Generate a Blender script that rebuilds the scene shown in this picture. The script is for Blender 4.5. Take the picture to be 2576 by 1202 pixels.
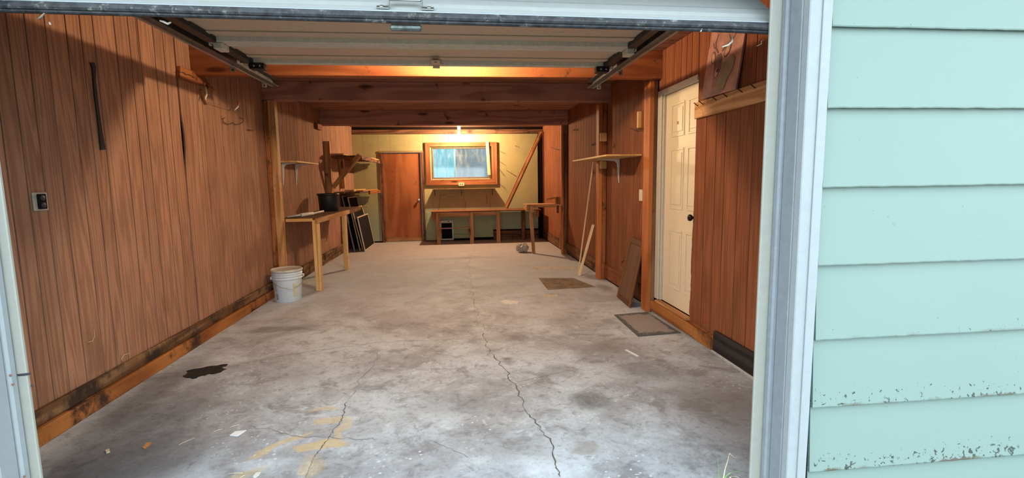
import bpy, bmesh, math, random
from mathutils import Vector, Matrix, noise
random.seed(7)
for o in list(bpy.data.objects): bpy.data.objects.remove(o)
sc = bpy.context.scene
COL = sc.collection

# ------------------------------------------------------------------ camera
F_PX, YAW, PIT, ROL = 1252.42, .1078, .1176, .0142
CAM = Vector((2.1118, -1.6, 1.27))
W, H, D = 3.9687, 2.3924, 9.07           # room: left wall X=0, right wall X=W, front Y=0, back Y=D
fw = Vector((math.sin(YAW)*math.cos(PIT), math.cos(YAW)*math.cos(PIT), -math.sin(PIT)))
r0 = Vector((math.cos(YAW), -math.sin(YAW), 0)); u0 = r0.cross(fw)
RT = r0*math.cos(ROL) - u0*math.sin(ROL); UP = r0*math.sin(ROL) + u0*math.cos(ROL)
cd = bpy.data.cameras.new('camera'); cd.sensor_width = 36; cd.lens = 36*F_PX/2576; cd.clip_start = .02
cam = bpy.data.objects.new('camera', cd); COL.objects.link(cam)
cam.matrix_world = Matrix(((RT.x, UP.x, -fw.x, CAM.x), (RT.y, UP.y, -fw.y, CAM.y), (RT.z, UP.z, -fw.z, CAM.z), (0, 0, 0, 1)))
sc.camera = cam

# ------------------------------------------------------------------ world, exposure
SKY = 4.2
w = bpy.data.worlds.new('sky'); sc.world = w; w.use_nodes = True
bg = w.node_tree.nodes['Background']; bg.inputs[0].default_value = (.80, .94, 1.0, 1); bg.inputs[1].default_value = SKY
BULB_BACK, BULB_FRONT = 6300, 3100
sc.view_settings.view_transform = 'Standard'; sc.view_settings.look = 'None'
sc.view_settings.gamma = 1; sc.view_settings.use_curve_mapping = False
sc.view_settings.exposure = 0

# ------------------------------------------------------------------ pixel helpers (a pixel gives a direction; the plane it touches gives the distance)
def ray(x, y): return RT*((x-1288)/F_PX) - UP*((y-601)/F_PX) + fw
def onX(x, y, X): v = ray(x, y); return CAM + v*((X-CAM.x)/v.x)
def onY(x, y, Y): v = ray(x, y); return CAM + v*((Y-CAM.y)/v.y)
def onZ(x, y, Z=0.0): v = ray(x, y); return CAM + v*((Z-CAM.z)/v.z)

# ------------------------------------------------------------------ materials
MATS = {}
def nmat(key):
    m = bpy.data.materials.new(key); m.use_nodes = True; nt = m.node_tree
    b = nt.nodes['Principled BSDF']; MATS[key] = m
    return m, nt, b
def N(nt, t, **kw):
    n = nt.nodes.new(t)
    for k, v in kw.items():
        if hasattr(n, k): setattr(n, k, v)
        else: n.inputs[k.replace('_', ' ')].default_value = v
    return n
def mixc(nt, fac, a, b, blend='MIX'):
    n = nt.nodes.new('ShaderNodeMix'); n.data_type = 'RGBA'; n.blend_type = blend
    for s, v in ((0, fac), (6, a), (7, b)):
        if isinstance(v, bpy.types.NodeSocket): nt.links.new(v, n.inputs[s])
        elif isinstance(v, (int, float)): n.inputs[s].default_value = v
        else: n.inputs[s].default_value = (*v[:3], 1)
    return n.outputs[2]
def mth(nt, op, a, b=None, c=None, clamp=False):
    n = nt.nodes.new('ShaderNodeMath'); n.operation = op; n.use_clamp = clamp
    for i, v in enumerate((a, b, c)):
        if v is None: continue
        if isinstance(v, bpy.types.NodeSocket): nt.links.new(v, n.inputs[i])
        else: n.inputs[i].default_value = v
    return n.outputs[0]
def rng(nt, v, a, b, c=0., d=1., smooth=True):
    n = nt.nodes.new('ShaderNodeMapRange'); n.interpolation_type = 'SMOOTHSTEP' if smooth else 'LINEAR'
    nt.links.new(v, n.inputs[0])
    for i, x in enumerate((a, b, c, d)): n.inputs[i+1].default_value = x
    return n.outputs[0]
def noise_tex(nt, vec, scale, detail=4, rough=.55, dist=0):
    n = nt.nodes.new('ShaderNodeTexNoise'); n.inputs['Scale'].default_value = scale; n.inputs['Detail'].default_value = detail
    n.inputs['Roughness'].default_value = rough; n.inputs['Distortion'].default_value = dist
    if vec is not None: nt.links.new(vec, n.inputs['Vector'])
    return n.outputs[0]
def coords(nt, scale=(1, 1, 1), rand=True, kind='Object'):
    tc = nt.nodes.new('ShaderNodeTexCoord'); mp = nt.nodes.new('ShaderNodeMapping'); mp.inputs['Scale'].default_value = scale
    nt.links.new(tc.outputs[kind], mp.inputs['Vector'])
    if rand:
        oi = nt.nodes.new('ShaderNodeObjectInfo'); cx = nt.nodes.new('ShaderNodeCombineXYZ')
        nt.links.new(mth(nt, 'MULTIPLY', oi.outputs['Random'], 37.), cx.inputs[0]); nt.links.new(mth(nt, 'MULTIPLY', oi.outputs['Random'], 91.), cx.inputs[1])
        nt.links.new(mth(nt, 'MULTIPLY', oi.outputs['Random'], 53.), cx.inputs[2])
        nt.links.new(cx.outputs[0], mp.inputs['Location'])
        return mp.outputs[0], oi.outputs['Random']
    return mp.outputs[0], None
def bump(nt, b, h, strength=.3, dist=.01):
    n = nt.nodes.new('ShaderNodeBump'); n.inputs['Strength'].default_value = strength; n.inputs['Distance'].default_value = dist
    nt.links.new(h, n.inputs['Height']); nt.links.new(n.outputs[0], b.inputs['Normal'])
def mul(c, k): return tuple(x*k for x in c)

def wood(key, light, dark, axis='Z', bands=14, wide=5., rough=.6, al=.4, dirt=0., dirtc=(.03, .022, .018), knots=False, vary=.25, fibre=.25, scratch=0.):
    """grain from the contour lines of a noise stretched along the board"""
    k = key+axis
    if k in MATS: return MATS[k]
    m, nt, b = nmat(k)
    sc_ = {'X': (al, wide, wide), 'Y': (wide, al, wide), 'Z': (wide, wide, al)}[axis]
    v, rnd = coords(nt, sc_)
    h = noise_tex(nt, v, 1., 2, .4, .12)
    s = mth(nt, 'SINE', mth(nt, 'MULTIPLY', h, bands*6.283))
    g = rng(nt, s, -.9, 1.)
    fs = {'X': (4, 160, 160), 'Y': (160, 4, 160), 'Z': (160, 160, 4)}[axis]
    v2, _ = coords(nt, fs)
    f = noise_tex(nt, v2, 1., 3, .6)
    f2 = rng(nt, f, .35, .7)
    c = mixc(nt, mth(nt, 'ADD', mth(nt, 'MULTIPLY', g, 1-fibre), mth(nt, 'MULTIPLY', f2, fibre)), light, dark)
    # board to board variation
    vv = mth(nt, 'ADD', mth(nt, 'MULTIPLY', rnd, vary), 1-vary/2)
    hsv = nt.nodes.new('ShaderNodeHueSaturation'); nt.links.new(c, hsv.inputs['Color']); nt.links.new(vv, hsv.inputs['Value']); c = hsv.outputs[0]
    v3, _ = coords(nt, (1, 1, 1))
    if knots:
        ks = {'X': (1.6, 6, 6), 'Y': (6, 1.6, 6), 'Z': (6, 6, 1.6)}[axis]
        v4, _ = coords(nt, ks)
        vo = nt.nodes.new('ShaderNodeTexVoronoi'); vo.inputs['Scale'].default_value = 1.; nt.links.new(v4, vo.inputs['Vector'])
        c = mixc(nt, rng(nt, vo.outputs[0], .07, .19, 1, 0), c, mul(dark, .35))
    big = noise_tex(nt, v3, 2.2, 4, .6)
    c = mixc(nt, rng(nt, big, .42, .75, 0, .35), c, mul(dark, .6))
    if dirt > 0:
        d = noise_tex(nt, v3, 5., 6, .68)
        c = mixc(nt, rng(nt, d, .62-.3*dirt, .75-.2*dirt, 0, .92), c, dirtc)
    if scratch > 0:
        sv, _ = coords(nt, (9, 9, 9)); sv2 = noise_tex(nt, sv, 3., 8, .75, 1.5)
        c = mixc(nt, rng(nt, sv2, .70, .76, 0, scratch), c, (.5, .38, .25))
    nt.links.new(c, b.inputs['Base Color']); b.inputs['Roughness'].default_value = rough
    b.inputs['Specular IOR Level'].default_value = .10
    bump(nt, b, mth(nt, 'ADD', mth(nt, 'MULTIPLY', g, -.3), f), .25, .002)
    return m

def plain(key, col, rough=.5, metal=0., var=.0, scale=30, spec=.4, dirt=0., dirtc=(.1, .08, .06), bmp=0., dscale=4.):
    if key in MATS: return MATS[key]
    m, nt, b = nmat(key)
    b.inputs['Roughness'].default_value = rough; b.inputs['Metallic'].default_value = metal; b.inputs['Specular IOR Level'].default_value = spec
    v, rnd = coords(nt)
    n = noise_tex(nt, v, scale, 4, .6)
    c = mixc(nt, rng(nt, n, .3, .7), mul(col, 1-var), tuple(min(1, x*(1+var)) for x in col))
    if dirt > 0:
        d = noise_tex(nt, v, dscale, 8, .7)
        c = mixc(nt, rng(nt, d, .66-.3*dirt, .8-.25*dirt, 0, .85), c, dirtc)
    nt.links.new(c, b.inputs['Base Color'])
    if bmp: bump(nt, b, n, bmp, .003)
    return m
def emit(key, col, s):
    m, nt, b = nmat(key)
    e = nt.nodes.new('ShaderNodeEmission'); e.inputs[0].default_value = (*col, 1); e.inputs[1].default_value = s
    nt.links.new(e.outputs[0], nt.nodes['Material Output'].inputs[0]); return m

PANEL = lambda ax='Z': wood('paneling', (.40, .21, .132), (.255, .125, .076), ax, 13, 9., .85, .42, scratch=.22, vary=.14, fibre=.35)
PANEL2 = lambda ax='Z': wood('paneling_red', (.29, .102, .045), (.185, .06, .026), ax, 11, 9., .8, .4, scratch=.12, vary=.12, fibre=.4)
PINE = lambda ax='Z': wood('pine', (.62, .34, .15), (.38, .17, .06), ax, 8, 5., .6, dirt=.12, knots=True, scratch=.2)
PINEC = lambda ax='Z': wood('clean_pine', (.78, .50, .22), (.58, .32, .11), ax, 5, 5., .55, dirt=.06, scratch=.1)
STUD = lambda ax='Z': wood('red_stud', (.40, .15, .055), (.20, .062, .022), ax, 8, 5., .65, dirt=.28, knots=True, scratch=.3)
BEAMW = lambda ax='X': wood('beam', (.46, .23, .175), (.30, .14, .105), ax, 7, 4., .7, dirt=.12, knots=True)
ORANGEB = lambda ax='X': wood('header', (.50, .175, .06), (.34, .10, .03), ax, 6, 4., .6, knots=True)
DARKW = lambda ax='X': wood('old_dark', (.22, .10, .052), (.09, .038, .02), ax, 8, 5., .75, dirt=.35)
ROT = lambda ax='Y': wood('rotten', (.30, .17, .085), (.12, .055, .025), ax, 9, 6., .85, dirt=.62, scratch=.3)
ORROT = lambda ax='Y': wood('orange_rot', (.44, .17, .05), (.22, .075, .022), ax, 6, 5., .75, dirt=.42)
PALE = lambda ax='Z': wood('pale_stick', (.85, .66, .40), (.72, .50, .26), ax, 5, 5., .55)
CEILW = lambda ax='X': wood('ceiling_ply', (.36, .17, .11), (.22, .10, .065), ax, 6, 3., .7, dirt=.15)
DOORW = lambda ax='Z': wood('luan_door', (.36, .125, .048), (.24, .072, .026), ax, 4, 3., .5, dirt=.05)
TAN = lambda ax='Z': wood('tan_wood', (.46, .25, .125), (.29, .14, .065), ax, 7, 5., .65, dirt=.1, knots=True)
DARKGAP = plain('dark_gap', (.018, .012, .010), .9)
BLACK = plain('black_plastic', (.012, .013, .014), .45)
BLACKM = plain('black_steel', (.03, .03, .033), .45, .6, .3)
GALV = plain('galvanised', (.42, .43, .42), .42, .85, .2, 18)
ALU = plain('aluminium', (.62, .60, .56), .4, .6, .1)
STEELW = plain('painted_bracket', (.62, .62, .60), .4, .1, .05)
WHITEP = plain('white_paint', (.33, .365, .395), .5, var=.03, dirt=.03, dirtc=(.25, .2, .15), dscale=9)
TRIMC = plain('vinyl_stop', (.36, .365, .33), .45, var=.03, dirt=.05, dirtc=(.3, .27, .2), dscale=6)
JAMB = plain('shaded_grey_jamb', (.245, .275, .31), .55, var=.06, dirt=.06, dirtc=(.16, .15, .15), dscale=12, bmp=.15)  # grey carries the shade of the side faces in its colour
DOORWHITE = plain('white_door', (.74, .63, .45), .42, var=.02, dirt=.05, dirtc=(.45, .34, .22), dscale=7)
FRAMEWHITE = plain('door_frame_white', (.55, .50, .42), .5, var=.05, dirt=.15, dirtc=(.3, .23, .16), dscale=9)
GDOOR_IN = plain('garage_door_inside', (.60, .47, .35), .55, var=.05, dirt=.08, dirtc=(.12, .09, .07), dscale=6)
GRAIL = plain('garage_door_rail', (.62, .59, .50), .5, .0, .08, dirt=.1, dirtc=(.15, .11, .08), dscale=8)
GDOOR_OUT = plain('garage_door_outside', (.44, .47, .47), .35, var=.03, dirt=.02, dirtc=(.2, .16, .12), dscale=14)
PLASTW = plain('bucket_plastic', (.66, .74, .82), .38, var=.02)

def siding_mat():
    m, nt, b = nmat('mint_siding')
    v, r = coords(nt); tc = nt.nodes.new('ShaderNodeTexCoord'); sp = nt.nodes.new('ShaderNodeSeparateXYZ'); nt.links.new(tc.outputs['Object'], sp.inputs[0])
    n = noise_tex(nt, v, 3, 4, .5)
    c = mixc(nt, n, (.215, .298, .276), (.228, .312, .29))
    low = rng(nt, sp.outputs[2], -.13, .0, 1, 0)
    geo = nt.nodes.new('ShaderNodeNewGeometry'); gs = nt.nodes.new('ShaderNodeSeparateXYZ'); nt.links.new(geo.outputs['Position'], gs.inputs[0])
    wet = rng(nt, gs.outputs[2], .2, 1.15, 1, .0)
    sp1 = noise_tex(nt, v, 55, 3, .6, .6)
    amt = mth(nt, 'MULTIPLY', mth(nt, 'MULTIPLY', low, wet), .16)
    mask = rng(nt, mth(nt, 'ADD', sp1, amt), .735, .765)
    c = mixc(nt, mask, c, (.055, .075, .068))
    sp2 = noise_tex(nt, v, 140, 2, .5); clus = noise_tex(nt, v, 9, 2, .5)
    edge = rng(nt, mth(nt, 'ADD', sp.outputs[2], mth(nt, 'MULTIPLY', mth(nt, 'SUBTRACT', sp2, .5), .02)), -.134, -.127, 1, 0)
    c = mixc(nt, mth(nt, 'MULTIPLY', mth(nt, 'MULTIPLY', edge, rng(nt, clus, .45, .6)), rng(nt, gs.outputs[2], .2, 1., 1, .0)), c, (.13, .11, .09))
    nt.links.new(c, b.inputs['Base Color']); b.inputs['Roughness'].default_value = .5; b.inputs['Specular IOR Level'].default_value = .3
    bump(nt, b, noise_tex(nt, v, 25, 3, .5), .06, .004)
    return m
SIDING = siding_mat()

def peg_mat():
    m, nt, b = nmat('yellow_pegboard')
    tc = nt.nodes.new('ShaderNodeTexCoord'); geo = nt.nodes.new('ShaderNodeNewGeometry')
    v = geo.outputs['Position']; s = nt.nodes.new('ShaderNodeSeparateXYZ'); nt.links.new(v, s.inputs[0])
    n = noise_tex(nt, v, 2.5, 5, .6)
    c = mixc(nt, rng(nt, n, .3, .75), (.45, .375, .165), (.375, .315, .155))
    c = mixc(nt, rng(nt, s.outputs[2], .25, 1.1, 1, 0), c, (.33, .37, .25))
    c = mixc(nt, rng(nt, noise_tex(nt, v, 7, 6, .7), .6, .75, 0, .5), c, (.22, .17, .08))
    fx = mth(nt, 'PINGPONG', s.outputs[0], .0127); fz = mth(nt, 'PINGPONG', s.outputs[2], .0127)
    d = mth(nt, 'SQRT', mth(nt, 'ADD', mth(nt, 'POWER', fx, 2.), mth(nt, 'POWER', fz, 2.)))
    hole = rng(nt, d, .0028, .0042, 1, 0)
    c = mixc(nt, mth(nt, 'MULTIPLY', hole, .85), c, (.05, .035, .02))
    nt.links.new(c, b.inputs['Base Color']); b.inputs['Roughness'].default_value = .6; b.inputs['Specular IOR Level'].default_value = .2
    return m
PEG = peg_mat()

def floor_mat():
    m, nt, b = nmat('stained_concrete')
    geo = nt.nodes.new('ShaderNodeNewGeometry'); P = geo.outputs['Position']
    s = nt.nodes.new('ShaderNodeSeparateXYZ'); nt.links.new(P, s.inputs[0])
    mp = nt.nodes.new('ShaderNodeMapping'); mp.inputs['Scale'].default_value = (1, 1.0, 1); nt.links.new(P, mp.inputs[0]); v = mp.outputs[0]
    n1 = noise_tex(nt, v, 1.3, 6, .62, .6); n2 = noise_tex(nt, v, 4.5, 8, .68, .4); n3 = noise_tex(nt, v, 40, 6, .7); n4 = noise_tex(nt, v, 11, 6, .7, .8)
    c = mixc(nt, rng(nt, n1, .38, .62), (.44, .41, .40), (.66, .66, .665))
    c = mixc(nt, rng(nt, n2, .50, .66, 0, .75), c, (.29, .255, .24))
    c = mixc(nt, rng(nt, n2, .48, .30, 0, .55), c, (.80, .80, .79))
    c = mixc(nt, rng(nt, n4, .53, .68, 0, .6), c, (.23, .205, .195))
    c = mixc(nt, rng(nt, n4, .43, .33, 0, .45), c, (.84, .84, .83))
    c = mixc(nt, rng(nt, n3, .5, .70, 0, .55), c, (.25, .23, .22))
    c = mixc(nt, rng(nt, n3, .40, .30, 0, .35), c, (.86, .86, .85))
    # paler mid floor stands in for bulb light; dusty brown at the far end
    c = mixc(nt, rng(nt, mth(nt, 'ADD', s.outputs[1], mth(nt, 'MULTIPLY', n1, 2.)), 2.6, 6.2, 0, .7), c, (.86, .85, .86))
    c = mixc(nt, rng(nt, s.outputs[1], 4.6, 8., 0, .8), c, (.46, .34, .265))
    # white chips scattered in a loose band
    vo = nt.nodes.new('ShaderNodeTexVoronoi'); vo.inputs['Scale'].default_value = 26; nt.links.new(mixv(nt, P, n3, .03), vo.inputs['Vector'])
    chip = mth(nt, 'MULTIPLY', rng(nt, vo.outputs[0], .14, .20, 1, 0), rng(nt, noise_tex(nt, v, 1.9, 2, .5), .52, .60))
    chip = mth(nt, 'MULTIPLY', chip, rng(nt, s.outputs[1], 1.9, 2.6, 1, 0))
    c = mixc(nt, mth(nt, 'MULTIPLY', chip, .8), c, (.88, .88, .86))
    PD = mixv(nt, P, noise_tex_c(nt, v, 7, 5), .16)
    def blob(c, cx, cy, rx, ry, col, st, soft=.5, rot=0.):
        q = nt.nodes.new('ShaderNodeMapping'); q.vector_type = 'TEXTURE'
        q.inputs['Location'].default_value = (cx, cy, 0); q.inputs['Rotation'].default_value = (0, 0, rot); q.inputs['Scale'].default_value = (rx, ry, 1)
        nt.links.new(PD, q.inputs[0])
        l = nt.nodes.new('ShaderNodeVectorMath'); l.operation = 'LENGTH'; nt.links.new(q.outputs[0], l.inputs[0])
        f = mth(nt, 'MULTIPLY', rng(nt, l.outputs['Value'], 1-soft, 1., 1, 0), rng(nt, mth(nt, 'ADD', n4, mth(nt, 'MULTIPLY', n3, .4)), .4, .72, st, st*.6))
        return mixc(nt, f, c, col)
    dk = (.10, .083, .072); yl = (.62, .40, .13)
    for a in STAINS_SHADE: c = blob(c, *a)
    c = mixc(nt, 1., c, (.78, .86, .94), 'MULTIPLY')
    nt.links.new(c, b.inputs['Base Color'])
    nt.links.new(rng(nt, n2, .3, .7, .62, .85), b.inputs['Roughness']); b.inputs['Specular IOR Level'].default_value = .35
    bump(nt, b, mth(nt, 'ADD', mth(nt, 'MULTIPLY', n3, .5), n4), .35, .006)
    return m
def mixv(nt, v, n, amt):
    a = nt.nodes.new('ShaderNodeVectorMath'); a.operation = 'SUBTRACT'; nt.links.new(n, a.inputs[0]); a.inputs[1].default_value = (.5, .5, .5)
    k = nt.nodes.new('ShaderNodeVectorMath'); k.operation = 'SCALE'; nt.links.new(a.outputs[0], k.inputs[0]); k.inputs['Scale'].default_value = amt
    d = nt.nodes.new('ShaderNodeVectorMath'); d.operation = 'ADD'; nt.links.new(v, d.inputs[0]); nt.links.new(k.outputs[0], d.inputs[1])
    return d.outputs[0]
def noise_tex_c(nt, vec, scale, detail):
    n = nt.nodes.new('ShaderNodeTexNoise'); n.inputs['Scale'].default_value = scale; n.inputs['Detail'].default_value = detail
    nt.links.new(vec, n.inputs['Vector']); return n.outputs[1]
DK, YL, WH = (.095, .08, .07), (.82, .55, .20), (.85, .86, .87)
STAINS_SHADE = [  # cx, cy, rx, ry, colour, strength, softness, rotation
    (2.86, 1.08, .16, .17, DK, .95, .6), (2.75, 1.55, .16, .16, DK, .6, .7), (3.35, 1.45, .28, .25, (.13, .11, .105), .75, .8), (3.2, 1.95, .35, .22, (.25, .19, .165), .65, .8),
    (.42, 1.0, .42, .9, (.085, .08, .085), 1., .75), (.2, 1.6, .2, .9, (.10, .085, .08), .95, .8), (.6, .7, .5, .4, (.10, .095, .10), 1., .75), (.5, 2.85, .34, .13, (.17, .135, .11), .85, .6), (.95, 1.75, .35, .25, (.22, .18, .15), .6, .8),  # first three: front-left dark stain with shade painted into it
    (1.62, 1.95, .3, .16, (.2, .175, .16), .55, .8), (2.05, 1.15, .4, .22, (.2, .18, .17), .55, .8), (2.35, .62, .2, .16, (.23, .18, .145), .55, .7), (2.69, .58, .10, .09, (.27, .2, .13), .8, .6),
    (2.45, 1.78, .07, .09, (.15, .11, .09), .8, .6), (3.55, .8, .4, .9, (.21, .16, .135), .75, .8), (2.25, 2.0, .2, .12, (.24, .21, .19), .5, .8),
    (1.33, 1.20, .10, .035, YL, .85, .4), (1.40, 1.03, .10, .05, YL, .8, .4, .3), (1.22, .83, .19, .035, YL, .85, .4, .75), (1.42, .78, .13, .055, YL, .95, .35), (1.49, .92, .03, .16, YL, .7, .5), (1.42, .60, .05, .13, YL, .55, .5, .3), (1.16, .58, .10, .06, YL, .6, .5, .6),
    (1.2, .66, .24, .08, WH, .65, .8), (1.3, 1.12, .09, .03, WH, .6, .7), (2.5, .42, .28, .14, WH, .7, .8), (3.0, .62, .3, .12, WH, .45, .8), (3.05, 1.6, .22, .10, WH, .5, .8), (2.95, 2.35, .3, .1, WH, .35, .8),
    (2.62, 3.46, .10, .07, WH, .95, .35), (3.1, 3.62, .12, .06, (.7, .66, .62), .8, .5), (3.1, 3.75, .07, .06, DK, .7, .5), (3.45, 5.4, .4, .07, (.75, .72, .64), .85, .4), (2.95, 3.0, .5, .3, (.68, .6, .57), .4, .9),
    (3.45, 2.62, .14, .14, (.15, .13, .12), .7, .7), (3.1, 2.3, .16, .05, (.16, .14, .12), .6, .7), (3.3, 2.25, .1, .05, (.16, .14, .12), .7, .7), (2.1, 3.6, .5, .2, (.5, .42, .36), .5, .9), (1.3, 3.2, .5, .25, (.3, .24, .2), .4, .9),
    (3.8, 4.0, .12, .3, (.08, .07, .06), .7, .7), (3.85, 4.7, .12, .25, (.09, .08, .07), .8, .7), (.35, 4.5, .3, .5, (.17, .12, .09), .55, .8), (2.2, 6.6, 1.1, .22, (.2, .13, .1), .4, .9),
]
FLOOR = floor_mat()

# ------------------------------------------------------------------ mesh helpers
WM = {}
def link(name, me, mat, parent=None, M=None):
    o = bpy.data.objects.new(name, me); COL.objects.link(o)
    if mat is not None and me is not None and len(me.materials) == 0: me.materials.append(mat)
    M = M or Matrix.Identity(4); WM[o] = M
    if parent is not None:
        o.parent = parent; o.matrix_parent_inverse = WM[parent].inverted()
    o.matrix_basis = M
    return o
def empty(name, loc): return link(name, None, None, None, Matrix.Translation(Vector(loc)))
def tag(o, label=None, cat=None, group=None, kind=None):
    if label: o['label'] = label
    if cat: o['category'] = cat
    if group: o['group'] = group
    if kind: o['kind'] = kind
    return o
def thing(name, loc, label, cat, group=None): return tag(empty(name, loc), label, cat, group)
def struct(o, label=None): return tag(o, label, None, None, 'structure')
def finish(bm, name, smooth=False):
    bmesh.ops.recalc_face_normals(bm, faces=bm.faces[:])
    me = bpy.data.meshes.new(name); bm.to_mesh(me); bm.free()
    if smooth:
        for p in me.polygons: p.use_smooth = True
    return me
def boxmesh(name, sx, sy, sz, bev=.003, cuts=0, jit=0.):
    bm = bmesh.new(); bmesh.ops.create_cube(bm, size=1)
    bmesh.ops.scale(bm, vec=(sx, sy, sz), verts=bm.verts)
    if bev > 0: bmesh.ops.bevel(bm, geom=bm.edges[:], offset=min(bev, .3*min(sx, sy, sz)), segments=1, affect='EDGES')
    return finish(bm, name)
def box(name, x0, x1, y0, y1, z0, z1, mat, parent=None, bev=.003):
    return link(name, boxmesh(name, abs(x1-x0), abs(y1-y0), abs(z1-z0), bev), mat, parent, Matrix.Translation(((x0+x1)/2, (y0+y1)/2, (z0+z1)/2)))
def bar(name, p0, p1, wd, th, mat, parent=None, wdir=(1, 0, 0), bev=.002):
    """board from p0 to p1 (local Z), width wd along wdir, thickness th"""
    p0, p1 = Vector(p0), Vector(p1); z = (p1-p0); L = z.length; z.normalize()
    x = Vector(wdir); x = (x - z*x.dot(z)).normalized(); y = z.cross(x)
    M = Matrix((x, y, z)).transposed().to_4x4(); M.translation = (p0+p1)/2
    return link(name, boxmesh(name, wd, th, L, bev), mat, parent, M)
def prism(name, pts, ext, mat, parent=None, bev=0.):
    pts = [Vector(p) for p in pts]; ext = Vector(ext); c = sum(pts, Vector())/len(pts)
    bm = bmesh.new(); a = [bm.verts.new(p-c) for p in pts]; b_ = [bm.verts.new(p-c+ext) for p in pts]; n = len(pts)
    bm.faces.new(a); bm.faces.new(b_[::-1])
    for i in range(n): bm.faces.new((a[i], b_[i], b_[(i+1) % n], a[(i+1) % n]))
    if bev: bmesh.ops.bevel(bm, geom=bm.edges[:], offset=bev, segments=1, affect='EDGES')
    return link(name, finish(bm, name), mat, parent, Matrix.Translation(c))
def tubemesh(name, pts, r, seg=8, org=Vector()):
    bm = bmesh.new(); pts = [Vector(p)-org for p in pts]; rings = []
    up = Vector((.31, .22, .92))
    for i, p in enumerate(pts):
        t = (pts[min(i+1, len(pts)-1)]-pts[max(i-1, 0)]).normalized()
        x = t.cross(up)
        if x.length < .05: x = t.cross(Vector((1, 0, 0)))
        x.normalize(); y = t.cross(x); rr = r[i] if isinstance(r, (list, tuple)) else r
        rings.append([bm.verts.new(p + (x*math.cos(a)+y*math.sin(a))*rr) for a in [2*math.pi*k/seg for k in range(seg)]])
    for a, b_ in zip(rings, rings[1:]):
        for k in range(seg): bm.faces.new((a[k], a[(k+1) % seg], b_[(k+1) % seg], b_[k]))
    bm.faces.new(rings[0][::-1]); bm.faces.new(rings[-1])
    return finish(bm, name, True)
def tube(name, pts, r, mat, parent=None, seg=8):
    c = Vector(pts[0]); return link(name, tubemesh(name, pts, r, seg, c), mat, parent, Matrix.Translation(c))
def lathe(name, prof, loc, mat, parent=None, seg=40, axis='Z', smooth=True):
    bm = bmesh.new(); rings = []
    for r, z in prof: rings.append([bm.verts.new((max(r, 1e-4)*math.cos(2*math.pi*k/seg), max(r, 1e-4)*math.sin(2*math.pi*k/seg), z)) for k in range(seg)])
    for a, b_ in zip(rings, rings[1:]):
        for k in range(seg): bm.faces.new((a[k], a[(k+1) % seg], b_[(k+1) % seg], b_[k]))
    bm.faces.new(rings[0][::-1]); bm.faces.new(rings[-1])
    me = finish(bm, name, smooth)
    R = {'Z': Matrix.Identity(4), 'X': Matrix.Rotation(math.pi/2, 4, 'Y'), 'Y': Matrix.Rotation(math.pi/2, 4, 'X')}[axis]
    return link(name, me, mat, parent, Matrix.Translation(Vector(loc)) @ R)
def ribbon(name, pts, wd, z, mat, parent):
    """thin irregular strip lying on the floor"""
    bm = bmesh.new(); L = []; pts = [Vector((p[0], p[1], 0)) for p in pts]; c = pts[0]
    q = []
    for a, b_ in zip(pts, pts[1:]):
        for k in range(14): q.append(a.lerp(b_, k/14)+Vector((random.uniform(-1, 1), random.uniform(-1, 1), 0))*(b_-a).length*.03)
    q.append(pts[-1])
    for i, p in enumerate(q):
        t = (q[min(i+1, len(q)-1)]-q[max(i-1, 0)]).normalized(); n = Vector((-t.y, t.x, 0))
        ww = wd*random.uniform(.35, 1.3)*(1 if 0 < i < len(q)-1 else .1)
        L.append((bm.verts.new(p-c+n*ww/2), bm.verts.new(p-c-n*ww/2)))
    for a, b_ in zip(L, L[1:]): bm.faces.new((a[0], a[1], b_[1], b_[0]))
    me = finish(bm, name)
    return link(name, me, mat, parent, Matrix.Translation((c.x, c.y, z)))
def sweep(name, path, prof, mat, parent=None):
    """closed profile (x, n) swept along a path of (y, z) points; n is the path normal"""
    bm = bmesh.new(); rings = []; path = [Vector(p) for p in path]; c = path[0]
    for i, p in enumerate(path):
        t = (path[min(i+1, len(path)-1)]-path[max(i-1, 0)]).normalized(); n = Vector((-t.y, t.x))
        rings.append([bm.verts.new((x, (p-c).x+n.x*k, (p-c).y+n.y*k)) for x, k in prof])
    m = len(prof)
    for a, b_ in zip(rings, rings[1:]):
        for k in range(m): bm.faces.new((a[k], a[(k+1) % m], b_[(k+1) % m], b_[k]))
    bm.faces.new(rings[0][::-1]); bm.faces.new(rings[-1])
    return bm, c

# ================================================================== LARGE STRUCTURE
GZ = -.14
struct(box('ground', -14, 18, -22, 24, GZ-.1, GZ, plain('gravel_ground', (.13, .125, .10), .9, var=.25, scale=20, bmp=.3), bev=0), 'dark earthy ground around the garage')
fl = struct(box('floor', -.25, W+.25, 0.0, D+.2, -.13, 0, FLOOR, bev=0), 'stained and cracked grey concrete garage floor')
CRK = plain('crack', (.13, .11, .095), .95); CRKL = plain('crack_light', (.24, .21, .19), .95)
for pts, wd, mt in (
    ([(1215, 835), (1225, 870), (1290, 960), (1330, 1040), (1385, 1110), (1410, 1200)], .006, CRK), ([(870, 1010), (862, 1050), (820, 1110), (790, 1150)], .005, CRK),
    ([(790, 1150), (770, 1200)], .004, CRKL), ([(960, 880), (870, 1010)], .004, CRKL), ([(1200, 620), (1180, 645), (1180, 690), (1190, 760), (1215, 835)], .004, CRKL),
    ([(570, 920), (740, 890), (960, 860), (1215, 850)], .004, CRKL), ([(620, 1070), (760, 1098), (960, 1105)], .004, CRKL), ([(1300, 960), (1420, 935), (1500, 915)], .003, CRKL),
    ([(1090, 1110), (1180, 1150)], .003, CRKL), ([(940, 640), (1000, 632), (1060, 622)], .012, CRKL)):
    ribbon('crack', [onZ(*p) for p in pts], wd, .0012, mt, fl)
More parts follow.
